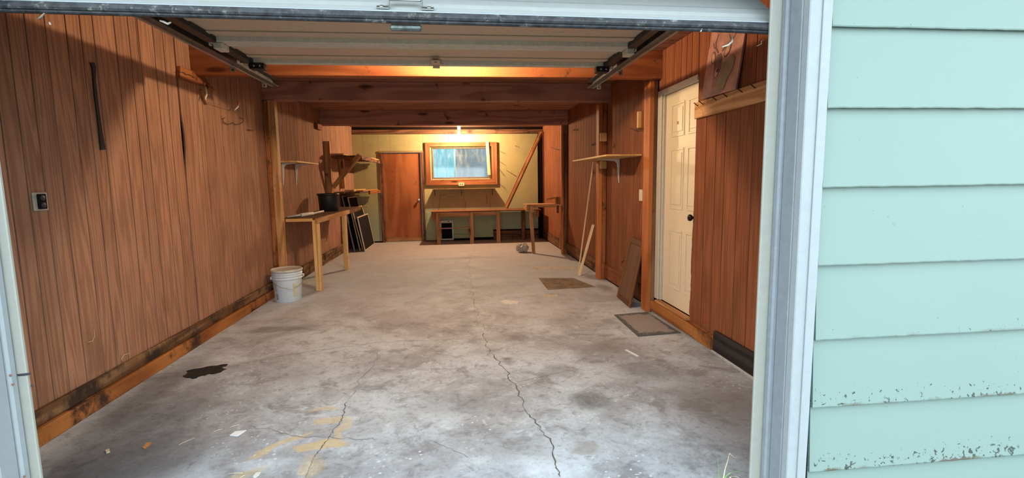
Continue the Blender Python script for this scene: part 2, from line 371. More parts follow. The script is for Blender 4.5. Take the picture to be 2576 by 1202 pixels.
# black tar patch
pp = [(458, 947), (475, 938), (470, 933), (500, 926), (540, 920), (572, 917), (560, 926), (569, 930), (553, 938), (520, 943), (500, 948), (485, 953)]
tp = []
for i, a in enumerate(pp):
    b_ = pp[(i+1) % len(pp)]
    for k in range(4): t = k/4; tp.append((a[0]+(b_[0]-a[0])*t+random.uniform(-2.5, 2.5), a[1]+(b_[1]-a[1])*t+random.uniform(-1.5, 1.5)))
tag(prism('tar_patch', [onZ(*p)+Vector((0, 0, .0005)) for p in tp], (0, 0, .0025), plain('wet_tar', (.010, .010, .011), .7, var=.4, scale=25)), 'jagged black spill on the concrete beside left baseboard', 'spill')

DARKB = plain('wall_core', (.012, .007, .005), .95, spec=.05)
wl = struct(box('wall_left', -.16, -.010, 0.12, D+.2, -.05, H+.1, DARKB, bev=0), 'left garage wall lined with dark wood paneling')
wr = struct(box('wall_right', W+.055, W+.2, 0.12, D+.2, -.05, H+.1, DARKB, bev=0), 'right garage wall lined with reddish wood paneling')
# back wall core with door and window holes
WX0, WX1, WZ0, WZ1 = 1.60, 2.81, 1.315, 1.965
wb = struct(box('wall_back', -.16, .58, D+.012, D+.14, 0, H+.1, DARKB, bev=0), 'back garage wall covered in yellow pegboard')
for q in ((.58, 1.365, 1.87, H+.1), (1.365, WX0, 0, H+.1), (WX0, WX1, 0, WZ0), (WX0, WX1, WZ1, H+.1), (WX1, W+.2, 0, H+.1)):
    box('wall_core', q[0], q[1], D+.012, D+.14, q[2], q[3], DARKB, wb, 0)
ce = struct(box('ceiling', -.16, W+.2, .12, D+.14, H, H+.05, CEILW('X'), bev=0), 'brown plywood garage ceiling')
struct(box('roof', -.6, 6.3, -.35, D+.6, H+.12, H+.24, plain('roofing', (.12, .12, .12), .9), bev=0), 'flat dark roof over the garage')

# ---- paneling boards
def boards_Y(parent, X, t, edges, z0, z1, mat, gap=.0075):
    for a, b_ in zip(edges, edges[1:]):
        o = box('panel_board', min(X, X+t), max(X, X+t), a+gap/2, b_-gap/2, z0, z1, mat, parent, .0012)
def spans(a, b_, widths):
    e = [a]; i = 0
    while e[-1] < b_-.05:
        e.append(min(b_, e[-1]+widths[i % len(widths)])); i += 1
    if b_-e[-1] > 1e-6: e[-1] = b_
    return e
WID = [.10, .165, .075, .13, .2, .105, .15, .09, .24]
L1 = [.13, .33, .43, .62, .72, .9, 1.024, 1.124, 1.229, 1.355, 1.50, 1.611, 1.717, 1.912, 2.05, 2.156, 2.325, 2.445]
boards_Y(wl, -.010, .010, L1, .10, H-.002, PANEL())
# sheet joint that has sprung open
zz = [.10+(H-.002-.10)*k/48 for k in range(49)]
def gapf(z): return .020*math.exp(-((z-1.62)/.17)**2)
prism('panel_board', [(-.010, 2.4468, .10), (-.010, 2.4468, H-.002)]+[(-.010, 2.583-.3*gapf(z), z) for z in reversed(zz)], (.010, 0, 0), PANEL(), wl)
prism('panel_board', [(-.004, 2.735, .10), (-.004, 2.735, H-.002)]+[(-.004, 2.588+1.3*gapf(z), z) for z in reversed(zz)], (.012, 0, 0), PANEL(), wl)
boards_Y(wl, -.010, .012, [2.7365, 2.87, 2.945, 3.11, 3.279, 3.40, 3.515, 3.651, 3.75, 3.845, 3.99, 4.077, 4.24], .10, H-.002, PANEL())
boards_Y(wl, -.010, .010, [4.245, 4.45, 4.60, 4.744, 4.913, 5.04, 5.186, 5.36, 5.482, 5.696, 5.864, 6.021, 6.206, 6.5, 6.773, 6.998, 7.29, 7.664, 8.006, 8.25, 8.5, 8.8, D], .10, H-.002, PANEL())
# right wall: near sheet covers half of the white door, with a broken edge; then above door, then far bays
RN = [.13, .4, .55, .75, .9, 1.05, 1.20, 1.376, 1.532, 1.704, 1.827, 1.971]
boards_Y(wr, W-.012, .012, RN[:-2], .165, H-.002, PANEL2()); boards_Y(wr, W-.012, .012, RN[-3:], .120, H-.002, PANEL2())
br = [(2.135+.022*math.exp(-((z-.62)/.26)**2)+(.03*max(0, 1-abs(z-.2)/.25) if z < .45 else 0)+random.uniform(-.004, .004)*(1 if z < 1 else .3), z) for z in [.11+1.62*k/60 for k in range(61)]]
prism('panel_board', [(W-.012, 1.973, .11), (W-.012, 1.973, 1.73)]+[(W-.012, y, z) for y, z in reversed(br)], (.012, 0, 0), PANEL2(), wr)
box('panel_board', W-.012, W, 1.973, 2.115, 1.732, H-.002, PANEL2(), wr, .0012)
boards_Y(wr, W-.012, .012, [2.117, 2.236, 2.33, 2.425, 2.561, 2.732, 2.87], 2.052, H-.002, PANEL2())
boards_Y(wr, W-.012, .012, [3.02, 3.16, 3.30, 3.392, 3.507, 3.703, 3.83, 3.969, 4.112, 4.232, 4.309, 4.45], .02, H-.002, PANEL2())
boards_Y(wr, W-.012, .012, [4.60, 4.78, 4.9, 5.024, 5.15, 5.288, 5.438, 5.595, 5.75, 5.905, 6.05, 6.189, 6.35, 6.494, 6.66], .02, H-.002, PANEL2())
boards_Y(wr, W-.012, .012, spans(6.80, D, [.15, .22, .12, .19]), .02, H-.002, PANEL2())
box('wall_core', W, W+.055, 2.95, D, 0, H, DARKB, wr, 0); box('wall_core', W, W+.055, .13, 1.93, 0, H, DARKB, wr, 0); box('wall_core', W, W+.055, 1.93, 2.95, 2.07, H, DARKB, wr, 0); box('wall_core', W, W+.055, 1.93, 2.95, 0, .10, DARKB, wr, 0)

# ---- pegboard sheets on the back wall
def sheet(x0, x1, z0, z1, mat=PEG, t=.010, y=None): return box('pegboard_sheet', x0, x1, D, D+.012, z0, z1, mat, wb, .0015)
sheet(.0, .20, .03, 2.245); sheet(.204, .515, .03, 2.245); sheet(.518, .76, 1.905, 2.245); sheet(.763, 1.425, 1.905, 2.245)
sheet(1.428, WX0-.005, .02, 2.245); sheet(WX0-.003, 2.24, .05, WZ0); sheet(2.243, WX1, .06, WZ0); sheet(WX0-.003, WX1, WZ1, 2.245)
sheet(WX1+.003, 3.845, .22, 2.245)
GREENP = plain('green_panel', (.34, .37, .20), .6, var=.1, dirt=.12, dirtc=(.12, .11, .06))
for q in ((1.46, 1.72, .02, .62), (2.02, 2.36, .05, .60), (2.40, 2.86, .06, .60)): box('patch_panel', q[0], q[1], D-.008, D-.001, q[2], q[3], GREENP, wb, .001)
box('bottom_plate', WX1+.05, 3.85, D-.02, D+.01, .0, .19, DARKW('X'), wb, .003)
struct(box('trim_1', 0, W, D-.04, D+.012, 2.248, 2.335, DARKW('X')), 'dark wooden top plate above the pegboard')

# ---- ceiling beams and posts
tag(box('ceiling_beam', .0, W, 2.80, 2.89, 2.153, H-.001, wood('front_beam', (.44, .145, .055), (.28, .08, .03), 'X', 6, 4., .7, knots=True, dirt=.1), bev=.004), 'orange-lit ceiling beam just behind the open garage door', 'beam', None)
tag(box('ceiling_beam', .0, W, 4.30, 4.44, 2.185, H-.001, BEAMW('X'), bev=.004), 'dark ceiling beam resting on the left post beside the bucket', 'beam', None)
tag(box('ceiling_beam', .0, W, 6.62, 6.76, 2.165, H-.001, BEAMW('X'), bev=.004), 'dark ceiling beam nearest the lit bulb and back wall', 'beam', None)
p = thing('wall_post', (.08, 4.33, 0), 'rough orange wooden post on left wall behind white bucket', 'post')
box('stud', .003, .052, 4.29, 4.38, .0, 2.183, STUD(), p, .004); box('stud', .055, .128, 4.285, 4.375, .0, 2.183, PINE(), p, .004)
p = thing('wall_post', (3.92, 2.945, 0), 'orange wooden post beside the white panelled door', 'post')
box('stud', W-.05, W-.013, 2.885, 3.02, 0, 2.151, TAN(), p, .003); box('stud', W-.095, W-.052, 2.87, 3.015, 0, 2.151, ORANGEB('Z'), p, .003)
p = thing('wall_post', (3.9, 4.52, 0), 'wooden post with wooden block above the right-hand shelf', 'post')
box('stud', W-.060, W-.013, 4.455, 4.60, 0, 2.39, STUD(), p, .003); box('stud', W-.108, W-.062, 4.47, 4.59, 0, 2.183, ORANGEB('Z'), p, .003)
box('block', W-.100, W-.018, 4.428, 4.453, 1.725, 1.83, PINEC('Z'), p, .004); box('block', W-.100, W-.018, 4.428, 4.453, 1.395, 1.488, PINEC('Z'), p, .004)
p = thing('wall_post', (3.9, 6.73, 0), 'dark wooden post holding the small wall table', 'post')
box('stud', W-.075, W-.013, 6.665, 6.795, 0, 2.163, DARKW('Z'), p, .003); box('stud', W-.115, W-.077, 6.67, 6.72, 0, 2.163, ORANGEB('Z'), p, .003)
tag(box('wood_block', W-.135, W-.117, 6.68, 6.78, .10, .33, ORANGEB('Z')), 'short wood block nailed low on post under wall table', 'block')

# ---- baseboards
struct(box('baseboard_left', .003, .028, .15, 4.28, .092, .172, ROT(), bev=.006), 'rotten brown upper board along foot of left wall')
struct(box('trim_2', .003, .048, .15, 4.24, .0, .090, ORROT(), bev=.006), 'orange water-stained lower board along foot of left wall')
struct(box('trim_3', .003, .030, 4.40, 9.0, .0, .17, ROT(), bev=.006), 'brown base board under the left workbench')
struct(box('baseboard_right', W-.032, W-.013, 3.03, 4.45, .03, .20, PANEL2('Y')), 'reddish base board behind the leaning cabinet door')
struct(box('trim_4', W-.032, W-.013, 4.61, 6.655, .03, .20, DARKW('Y')), 'dark base board behind the leaning sticks')
struct(box('trim_5', W-.032, W-.013, 6.81, D-.05, .03, .20, DARKW('Y')), 'dark base board beyond the small wall table')
struct(box('trim_6', W-.060, W-.001, 1.735, 2.865, .022, .118, ORROT(), bev=.005), 'orange wooden sill board under the white door')
struct(box('trim_7', W-.040, W-.013, .14, 1.728, .02, .168, wood('tarred', (.05, .04, .036), (.02, .016, .015), 'Y', 6, 5., .8), bev=.004), 'black base board near the garage opening')
struct(box('trim_8', W-.045, W+.05, .14, 2.865, .0005, .021, plain('curb', (.40, .38, .36), .9, var=.2, dirt=.2), bev=.004), 'thin concrete curb along foot of right wall')
struct(box('trim_9', W-.045, W+.01, 2.15, 2.80, .1185, .140, PINE('Y'), bev=.004), 'worn wooden threshold of the white door')

# ---- front wall: studs core, siding boards, jambs, casing, header
OX0, OX1 = .69, 3.255                                          # jamb faces
wf = struct(box('wall_front', -.16, OX0-.03, .0, .118, GZ, H+.1, DARKB, bev=0), 'front garage wall clad in mint green lap siding')
box('wall_core', OX1+.03, 6.0, .0, .118, GZ, H+.1, DARKB, wf, 0); box('wall_core', OX0-.03, OX1+.03, .0, .118, 2.13, H+.1, DARKB, wf, 0)
EXPO = .2655; LAPS = [1.758+EXPO*k for k in (2, 1)]+[1.758, 1.496, 1.231, .960, .693, .442, .195, -.07]
def siding(x0, x1, zb, zt):
    L = x1-x0; hh = zt-zb; bm = bmesh.new(); n = max(2, int(L/.02)); rows = []
    prof = [(-.020, -hh/2), (-.0215, -hh/2+.004), (-.004, hh/2), (-.001, hh/2), (-.008, -hh/2)]
    for i in range(n+1):
        x = -L/2+L*i/n
        rows.append([bm.verts.new((x, y + .0018*noise.noise(Vector((x*2.1+zb*9, z, 3.3))), z + (.0022*noise.noise(Vector((x*30, zb*7, 1.)))-.0012 if k < 2 else 0))) for k, (y, z) in enumerate(prof)])
    for a, b_ in zip(rows, rows[1:]):
        for k in range(5): bm.faces.new((a[k], a[(k+1) % 5], b_[(k+1) % 5], b_[k]))
    bm.faces.new(rows[0][::-1]); bm.faces.new(rows[-1])
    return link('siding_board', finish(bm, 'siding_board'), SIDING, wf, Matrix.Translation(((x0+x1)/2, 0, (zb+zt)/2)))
for i, z in enumerate(LAPS):
    zt = min(z+EXPO+.012, H+.10)
    lowgap = max(0, .010*(4.5-(z/.265)))*.35 if z < .9 else 0
    siding(3.350+lowgap, 6.0, z, zt); siding(-.16, .60, z, zt)
def leaned(name, x0, x1, y0, y1, z0, z1, mat, dx, bev=.003):
    """upright board whose foot is dx out of plumb"""
    return prism(name, [(x0+dx, y0, z0), (x1+dx, y0, z0), (x1, y0, z1), (x0, y0, z1)], (0, y1-y0, 0), mat, None, bev)
ZB = GZ+.003
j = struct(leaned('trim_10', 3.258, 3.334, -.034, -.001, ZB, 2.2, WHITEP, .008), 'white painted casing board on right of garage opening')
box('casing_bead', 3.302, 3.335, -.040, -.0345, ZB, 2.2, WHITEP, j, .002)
struct(leaned('trim_11', 3.2555, 3.284, -.0005, .062, ZB, 2.2, JAMB, .008), 'weathered jamb with blue-grey shade colour right of garage opening')
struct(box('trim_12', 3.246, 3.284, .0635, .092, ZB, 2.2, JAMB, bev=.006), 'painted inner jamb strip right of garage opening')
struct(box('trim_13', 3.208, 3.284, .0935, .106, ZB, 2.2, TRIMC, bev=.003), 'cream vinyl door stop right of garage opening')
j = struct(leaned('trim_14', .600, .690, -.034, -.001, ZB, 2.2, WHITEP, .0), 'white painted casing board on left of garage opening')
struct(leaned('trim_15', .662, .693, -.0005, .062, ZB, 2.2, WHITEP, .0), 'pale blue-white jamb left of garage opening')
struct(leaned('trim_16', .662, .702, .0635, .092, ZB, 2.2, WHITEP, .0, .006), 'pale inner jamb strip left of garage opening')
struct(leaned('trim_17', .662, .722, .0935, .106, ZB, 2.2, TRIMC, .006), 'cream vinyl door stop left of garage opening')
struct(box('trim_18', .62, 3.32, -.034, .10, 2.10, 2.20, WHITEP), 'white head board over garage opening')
st = [o for o in COL.objects if o.get('label') == 'cream vinyl door stop left of garage opening'][0]
prism('crack', [onY(x, y, .0932) for x, y in ((42, 941), (77, 937), (78, 942), (60, 945), (46, 946))], (0, -.0008, 0), plain('split_dark', (.05, .04, .05), .9), st)
prism('chip', [onY(x, y, .0932) for x, y in ((79, 966), (84, 970), (82, 975), (77, 970))], (0, -.0008, 0), MATS['split_dark'], st)
stj = [o for o in COL.objects if o.get('label') == 'pale inner jamb strip left of garage opening'][0]
for q in ((27, 944), (33, 967), (62, 1198)): lathe('nail_head', [(.004, 0), (.004, .0012), (.002, .002)], onY(*q, .0633), plain('rust', (.25, .12, .07), .8), stj, 12, 'Y')

# ================================================================== BACK DOOR AND WINDOW
dr = empty('door_1', (.97, D, 0)); tag(dr, 'reddish brown flush wooden door in the back wall', None, None, 'structure')
sl = box('door_leaf', .588, 1.358, D+.015, D+.05, .012, 1.862, DOORW(), dr, .003)
box('delaminated_strip', .60, 1.35, D+.008, D+.0145, .02, .115, wood('peeled', (.45, .22, .10), (.2, .075, .03), 'X', 9, 8., .8, dirt=.3), sl, .002)
box('door_frame', .515, .583, D-.022, D+.06, 0, 1.865, DARKW('Z'), dr); box('door_frame', 1.365, 1.428, D-.022, D+.06, 0, 1.865, DARKW('Z'), dr)
box('door_frame', .515, 1.428, D-.026, D+.06, 1.867, 1.902, wood('pale_head', (.40, .29, .16), (.25, .16, .08), 'X', 6, 5.), dr)
for z in (1.55, .35): box('hinge', .578, .592, D-.002, D+.014, z, z+.09, BLACKM, dr, .002)
kn = lathe('door_knob', [(.028, 0), (.028, .006), (.012, .01), (.011, .03), (.022, .036), (.029, .05), (.027, .062), (.012, .07)], (1.300, D+.014, .88), GALV, dr, 24, 'Y')
struct(box('threshold', .59, 1.36, D-.03, D+.06, .0005, .011, plain('worn_threshold', (.38, .42, .36), .6), bev=.002), 'pale strip under the back door')

wn = empty('window_1', (2.2, D, 1.64)); tag(wn, 'wide window in pine frame on the back wall', None, None, 'structure')
FX0, FX1, FZ0, FZ1 = 1.468, 2.972, 1.185, 2.072
def frame4(name, mats, x0, x1, z0, z1, a, b_, c, d, y0, y1, parent, mitre=True):
    prism(name, [(x0, y0, z0), (x1, y0, z0), (x1-b_, y0, z0+c), (x0+a, y0, z0+c)], (0, y1-y0, 0), mats('X'), parent, .003)
    prism(name, [(x0, y0, z1), (x1, y0, z1), (x1-b_, y0, z1-d), (x0+a, y0, z1-d)], (0, y1-y0, 0), mats('X'), parent, .003)
    prism(name, [(x0, y0, z0), (x0, y0, z1), (x0+a, y0, z1-d), (x0+a, y0, z0+c)], (0, y1-y0, 0), mats('Z'), parent, .003)
    prism(name, [(x1, y0, z0), (x1, y0, z1), (x1-b_, y0, z1-d), (x1-b_, y0, z0+c)], (0, y1-y0, 0), mats('Z'), parent, .003)
WFR = lambda ax: wood('window_pine', (.38, .14, .058), (.22, .07, .028), ax, 6, 6., .6, knots=True, dirt=.08)
frame4('frame_board', WFR, FX0, FX1, FZ0, FZ1, .10, .12, .115, .085, D-.045, D-.001, wn)
SASH = plain('sash', (.16, .10, .065), .7, var=.2)
frame4('sash', lambda ax: SASH, WX0+.003, WX1-.003, WZ0+.003, WZ1-.003, .028, .03, .028, .02, D+.03, D+.07, wn)
glm, nt, b = nmat('window_glass'); tr = nt.nodes.new('ShaderNodeBsdfTransparent'); tr.inputs[0].default_value = (.88, .95, .97, 1)
gl = nt.nodes.new('ShaderNodeBsdfGlossy'); gl.inputs['Roughness'].default_value = .06; df = nt.nodes.new('ShaderNodeBsdfDiffuse'); df.inputs[0].default_value = (.6, .62, .64, 1)
v, _ = coords(nt, (6, 1, 2)); dn = noise_tex(nt, v, 2, 6, .65)
m1 = nt.nodes.new('ShaderNodeMixShader'); m1.inputs[0].default_value = .07; nt.links.new(tr.outputs[0], m1.inputs[1]); nt.links.new(gl.outputs[0], m1.inputs[2])
m2 = nt.nodes.new('ShaderNodeMixShader'); nt.links.new(rng(nt, dn, .4, .75, .015, .09), m2.inputs[0]); nt.links.new(m1.outputs[0], m2.inputs[1]); nt.links.new(df.outputs[0], m2.inputs[2])
nt.links.new(m2.outputs[0], nt.nodes['Material Output'].inputs[0])
box('pane', WX0+.033, 2.065, D+.045, D+.049, WZ0+.033, WZ1-.025, glm, wn, 0); box('pane', 2.09, WX1-.035, D+.052, D+.056, WZ0+.033, WZ1-.025, glm, wn, 0)
box('meeting_stile', 2.066, 2.089, D+.04, D+.06, WZ0+.033, WZ1-.025, plain('stile_grey', (.10, .22, .25), .5), wn, .002)
tag(bar('wood_strip', (2.765, D-.062, 2.075), (2.795, D-.062, 1.385), .062, .022, PALE('Z')), 'pale loose board leaning across right side of back window', 'board')
# beyond the window
NB = plain('cyan_wall', (.12, .42, .49), .6, var=.06, scale=8)
nb = thing('neighbour_shed', (.6, 12.0, GZ), 'cyan painted wall seen through left half of back window', 'building')
for k in range(18): box('cladding_board', -2.4+k*.25, -2.154+k*.25, 11.9, 11.93, GZ, 3.4, NB, nb, .004)
box('shed_body', -2.4, 2.09, 11.935, 14, GZ, 3.4, NB, nb, 0)
fe = thing('board_fence', (4.5, 14.5, GZ), 'grey weathered fence seen through right half of back window', 'fence')
FG = wood('fence_grey', (.17, .20, .22), (.155, .185, .205), 'Z', 6, 6., .8)
for k in range(28): box('fence_board', 0.9+k*.2, 1.1+k*.2, 14.5, 14.52, GZ, 2.75, FG, fe, 0)

# outlet under window
t = thing('wall_outlet', (2.2, D-.05, 1.2), 'cream outlet box under the back window', 'outlet')
box('cover_plate', 2.145, 2.265, D-.075, D-.047, 1.165, 1.232, plain('cream_plate', (.62, .52, .34), .45), t, .004)
for dx in (-.03, .012): box('socket', 2.205+dx, 2.223+dx, D-.0775, D-.0752, 1.185, 1.215, BLACK, t, .001)

# ================================================================== BULBS
def bulb(X, Y, Zc, power, lab):
    t = thing('light_bulb', (X, Y, H), lab, 'light bulb')
    dz = H-Zc-.058
    lathe('socket', [(.052, 0), (.052, -.010), (.036, -.018), (.030, -dz+.02), (.022, -dz+.003), (.020, -dz)], (X, Y, H-.001), plain('porcelain', (.55, .5, .42), .4), t, 24)
    r = .028
    prof = [(.0125, .052), (.013, .035)]+[(r*math.sin(a), r*math.cos(a)) for a in [math.radians(28+k*(152/12)) for k in range(13)]]
    em = emit('bulb_glow_'+str(power), (1.0, .74, .45), power)
    lathe('glass_bulb', prof, (X, Y, Zc), em, t, 24)
    return t
bulb(2.18, 8.42, 2.205, BULB_BACK, 'bare lit bulb on ceiling in front of back wall')
bulb(2.10, 2.365, 2.268, BULB_FRONT, 'bare lit bulb hidden above the open garage door')

# ================================================================== GARAGE DOOR
gd = thing('garage_door', (2.0, 1.1, 2.1), 'white sectional garage door rolled up into the ceiling tracks', 'garage door')
GX0, GX1 = .665, 3.285
def section(s0, s1, first=False):
    s0, s1 = Vector((0, *s0)), Vector((0, *s1)); d = (s1-s0); L = d.length; d.normalize(); n = Vector((0, d.z, -d.y))
    M = Matrix((Vector((1, 0, 0)), d, -n)).transposed().to_4x4(); M.translation = s0+Vector(((GX0+GX1)/2, 0, 0))
    if first: M = M @ Matrix.Rotation(-.019, 4, 'Z')
    wd = GX1-GX0
    def lb(name, x0, x1, a, b_, z0, z1, mat, par, bev=.002):
        return link(name, boxmesh(name, x1-x0, b_-a, z1-z0, bev), mat, par, M @ Matrix.Translation(((x0+x1)/2, (a+b_)/2, (z0+z1)/2)))
    # outer skin with pressed ribs
    bm = bmesh.new(); prof = []
    for k in range(25):
        s = .004+(L-.008)*k/24; prof.append((s, .0 + (.004 if 2 < k % 8 < 6 else 0)))
    pr = prof+[(s, -.004) for s, _ in reversed(prof)]
    a = [bm.verts.new((-wd/2, s, z)) for s, z in pr]; b2 = [bm.verts.new((wd/2, s, z)) for s, z in pr]
    for k in range(len(pr)): bm.faces.new((a[k], a[(k+1) % len(pr)], b2[(k+1) % len(pr)], b2[k]))
    bm.faces.new(a[::-1]); bm.faces.new(b2)
    sk = link('door_section', finish(bm, 'door_section'), GDOOR_OUT, gd, M)
    lb('inner_skin', -wd/2, wd/2, .05, L-.05, -.016, -.0045, GDOOR_IN, sk)
    lb('rail', -wd/2-.0, wd/2, .008, .058, -.028 if first else -.045, -.0045, GRAIL, sk, .004); lb('rail', -wd/2, wd/2, L-.052, L-.002, -.045, -.0045, GRAIL, sk, .004)
    for q in (.30, .72): lb('rib', -wd/2+.05, wd/2-.05, L*q-.022, L*q+.022, -.026, -.0165, GDOOR_IN, sk, .009)
    for sx in (-1, 1): lb('end_stile', min(sx*(wd/2+.001), sx*(wd/2-.055)), max(sx*(wd/2+.001), sx*(wd/2-.055)), .03, L-.055, -.052, -.0165, BLACKM if not first else GRAIL, sk, .004)
    return sk, M, L, lb
SP = [((.150, 1.825), (.545, 2.153)), ((.548, 2.155), (1.128, 2.155)), ((1.130, 2.155), (1.690, 2.155)), ((1.692, 2.155), (2.235, 2.155))]
secs = [section(a, b_, i == 0) for i, (a, b_) in enumerate(SP)]
sk, M1, L1_, lb1 = secs[0]
# bottom retainer, rubber seal, lift handle, step plate
wd = GX1-GX0
lb1('bottom_retainer', -wd/2, wd/2, -.004, .006, -.030, .006, WHITEP, sk, .002)
RUB = plain('rubber_seal', (.035, .038, .046), .55, var=.5, scale=35, dirt=.36, dirtc=(.28, .28, .26), dscale=30)
bm = bmesh.new(); rows = []
sect = [(-.004, -.030), (-.020, -.029), (-.026, -.024), (-.027, -.018), (-.0235, -.0145), (-.027, -.010), (-.0255, -.003), (-.021, .002), (-.0185, .0035), (-.016, .0015), (-.013, .0045), (-.004, .005)]
for i in range(41):
    x = -wd/2-.004+(wd+.008)*i/40; sag = -.012*max(0, (i-35)/5)**2
    rows.append([bm.verts.new((x, s+sag*(1 if s < -.012 else 0)+.0012*noise.noise(Vector((x*5, z*40, 2))), z)) for s, z in sect])
for a, b_ in zip(rows, rows[1:]):
    for k in range(len(sect)): bm.faces.new((a[k], a[(k+1) % len(sect)], b_[(k+1) % len(sect)], b_[k]))
bm.faces.new(rows[0][::-1]); bm.faces.new(rows[-1])
link('rubber_seal', finish(bm, 'rubber_seal'), RUB, gd, M1)
for z, s in ((.0062, -.006),): lb1('seal_lip', -wd/2, wd/2, s-.0015, s+.0015, .004, .0075, plain('seal_edge', (.5, .56, .6), .4), gd, .0005)
# lift handle: two feet, risers and a grip
HX = onY(1022, 20, .2).x-(GX0+GX1)/2
hd = lb1('lift_handle', HX-.052, HX+.052, .038, .053, .020, .027, GALV, gd, .003)
for sx in (-1, 1):
    lb1('handle_foot', min(HX+sx*.052, HX+sx*.094), max(HX+sx*.052, HX+sx*.094), .010, .030, .005, .009, GALV, hd, .001)
    pa = M1 @ Vector((HX+sx*.054, .020, .007)); pb = M1 @ Vector((HX+sx*.054, .046, .0235))
    bar('handle_riser', pa, pb, .018, .005, GALV, hd, (0, 1, 1))
    link('rivet', boxmesh('rivet', .012, .012, .004, .003), GALV, hd, M1 @ Matrix.Translation((HX+sx*.078, .020, .0105)))
lb1('step_plate', HX-.052, HX+.052, -.030, -.006, -.052, -.034, plain('step_steel', (.12, .14, .14), .5, .5, .4, 40), gd, .008)
# hinges and corner brackets
for X in (.745, 3.23):
    sgn = 1 if X < 2 else -1
    h = box('top_bracket', X-.055, X+.045, 2.165, 2.24, 2.068, 2.108, BLACKM, gd, .004)
    for dx in (-.02, .02): lathe('bolt', [(.007, 0), (.007, .004), (.003, .006)], (X+dx, 2.1635, 2.088), GALV, h, 10, 'Y')
    for Y in (1.691,): box('end_hinge', X-.052 if sgn > 0 else X+.0, X-.0 if sgn > 0 else X+.052, Y-.045, Y+.05, 2.072, 2.1085, GRAIL, gd, .004)
h = box('centre_hinge', 1.955, 2.015, 2.03, 2.19, 2.103, 2.1085, GDOOR_IN, gd, .002); box('hinge_tab', 1.96, 2.01, 2.178, 2.186, 2.085, 2.1025, GDOOR_IN, h, .002); box('slot', 1.975, 1.995, 2.05, 2.07, 2.1015, 2.1028, BLACK, h, 0)
for Y in (1.13, 1.691, 2.2):
    for X, e in ((.665, -1), (3.285, 1)): lathe('roller', [(.004, -.03), (.004, .0), (.021, .0), (.021, .012), (.004, .012)], (X+e*.012, Y, 2.118), GALV, gd, 16, 'X')

def track(xw, sgn, lab):
    t = thing('door_track', (xw, 1.6, 2.1), lab, 'track')
    path = [(.175, .03), (.175, 1.60)]+[(.175+.33*(1-math.cos(a)), 1.785+.335*math.sin(a)) for a in [math.radians(9*k) for k in range(11)]]+[(2.0, 2.120), (2.93, 2.114)]
    th = .003; c = [(0, -.029), (sgn*.045, -.029), (sgn*.045, -.029+th), (sgn*th, -.029+th), (sgn*th, .029-th), (sgn*.045, .029-th), (sgn*.045, .029), (0, .029)]
    bm, o = sweep('rail', path, c, None)
    r = link('rail', finish(bm, 'rail'), plain('track_steel', (.11, .11, .11), .5, .5, .3, 20), t, Matrix.Translation((xw, o.x, o.y)))
    box('lower_lip', min(xw-sgn*.016, xw), max(xw-sgn*.016, xw), .6, 2.93, 2.082, 2.088, plain('track_flange', (.34, .32, .28), .5, .4), t, .001)
    for y in (2.20, 2.78):
        hb = box('hanger_strap', xw-sgn*.002, xw-sgn*.036, y-.002, y+.002, 2.05, 2.39, GALV, t, 0)
        for k in range(11): box('punched_hole', xw-sgn*.012, xw-sgn*.024, y-.0026, y+.0026, 2.06+k*.030, 2.072+k*.030, BLACK, hb, 0)
    box('hanger_foot', xw-sgn*.036, xw-sgn*.002, 2.18, 2.22, 2.386, 2.3915, GALV, t, 0)
track(.588, 1, 'steel garage door track along left wall'); track(3.353, -1, 'steel garage door track above the white door')

# bits caught on the rubber seal
WEB = plain('dry_white_bit', (.62, .58, .50), .7, var=.2); 
def curl(name, px, Y, r, mat, lab, cat='debris'):
    pts = [onY(x, y, Y) for x, y in px]; n = len(pts)
    return tag(tube(name, pts, [r*(.3+.7*math.sin(math.pi*(i+.5)/n)) for i in range(n)], mat), lab, cat)
curl('wood_shaving', [(1843, 92), (1842, 104), (1832, 113), (1817, 118)], .19, .004, plain('shaving', (.8, .75, .66), .4), 'white curled shaving hanging before the deer picture')
curl('dry_leaf', [(1763, 68), (1765, 74), (1762, 80)], .13, .004, WEB, 'small pale leaf caught on seal above the white door')
curl('dry_twig', [(1925, 98), (1915, 104), (1916, 110), (1904, 116)], .19, .0015, WEB, 'thin pale twig hanging at right end of the door seal')
curl('dry_leaf', [(402, 52), (412, 55), (422, 60), (430, 56)], .19, .004, WEB, 'tuft of dry grass hanging where left track meets seal')
curl('dry_twig', [(112, 33), (104, 42), (95, 48)], .16, .003, plain('grey_twig', (.25, .22, .2), .8), 'grey twig stuck on seal above left wall')
curl('dry_seed', [(124, 55), (126, 60), (127, 63)], .2, .003, WEB, 'tiny white seed hanging above left wall')

# ================================================================== LEFT WALL THINGS
t = thing('wall_outlet', (.01, 1.18, 1.2), 'black duplex outlet with pale surround on left wall', 'outlet')
box('cover_plate', .001, .010, 1.135, 1.222, 1.150, 1.242, plain('pale_plate', (.42, .38, .32), .5, dirt=.2), t, .002)
sk_ = box('receptacle', .0105, .020, 1.153, 1.204, 1.158, 1.234, plain('receptacle_black', (.008, .008, .009), .8, spec=.1), t, .003)
for z in (1.178, 1.214): lathe('socket', [(.015, 0), (.015, .003), (.012, .004)], (.0195, 1.178, z), plain('dark_socket', (.03, .03, .035), .35), sk_, 16, 'X')
pts = [onX(*p, .012) for p in ((230, 158), (240, 158), (244, 170), (243, 200), (250, 260), (258, 320), (267, 370), (268, 376), (256, 377), (255, 365), (248, 300), (240, 240), (237, 195), (235, 172))]
tag(prism('rubber_strap', [(.002, p.y, p.z) for p in pts], (.006, 0, 0), plain('black_strap', (.010, .010, .011), .8)), 'black rubber strap hanging on left wall paneling', 'strap')
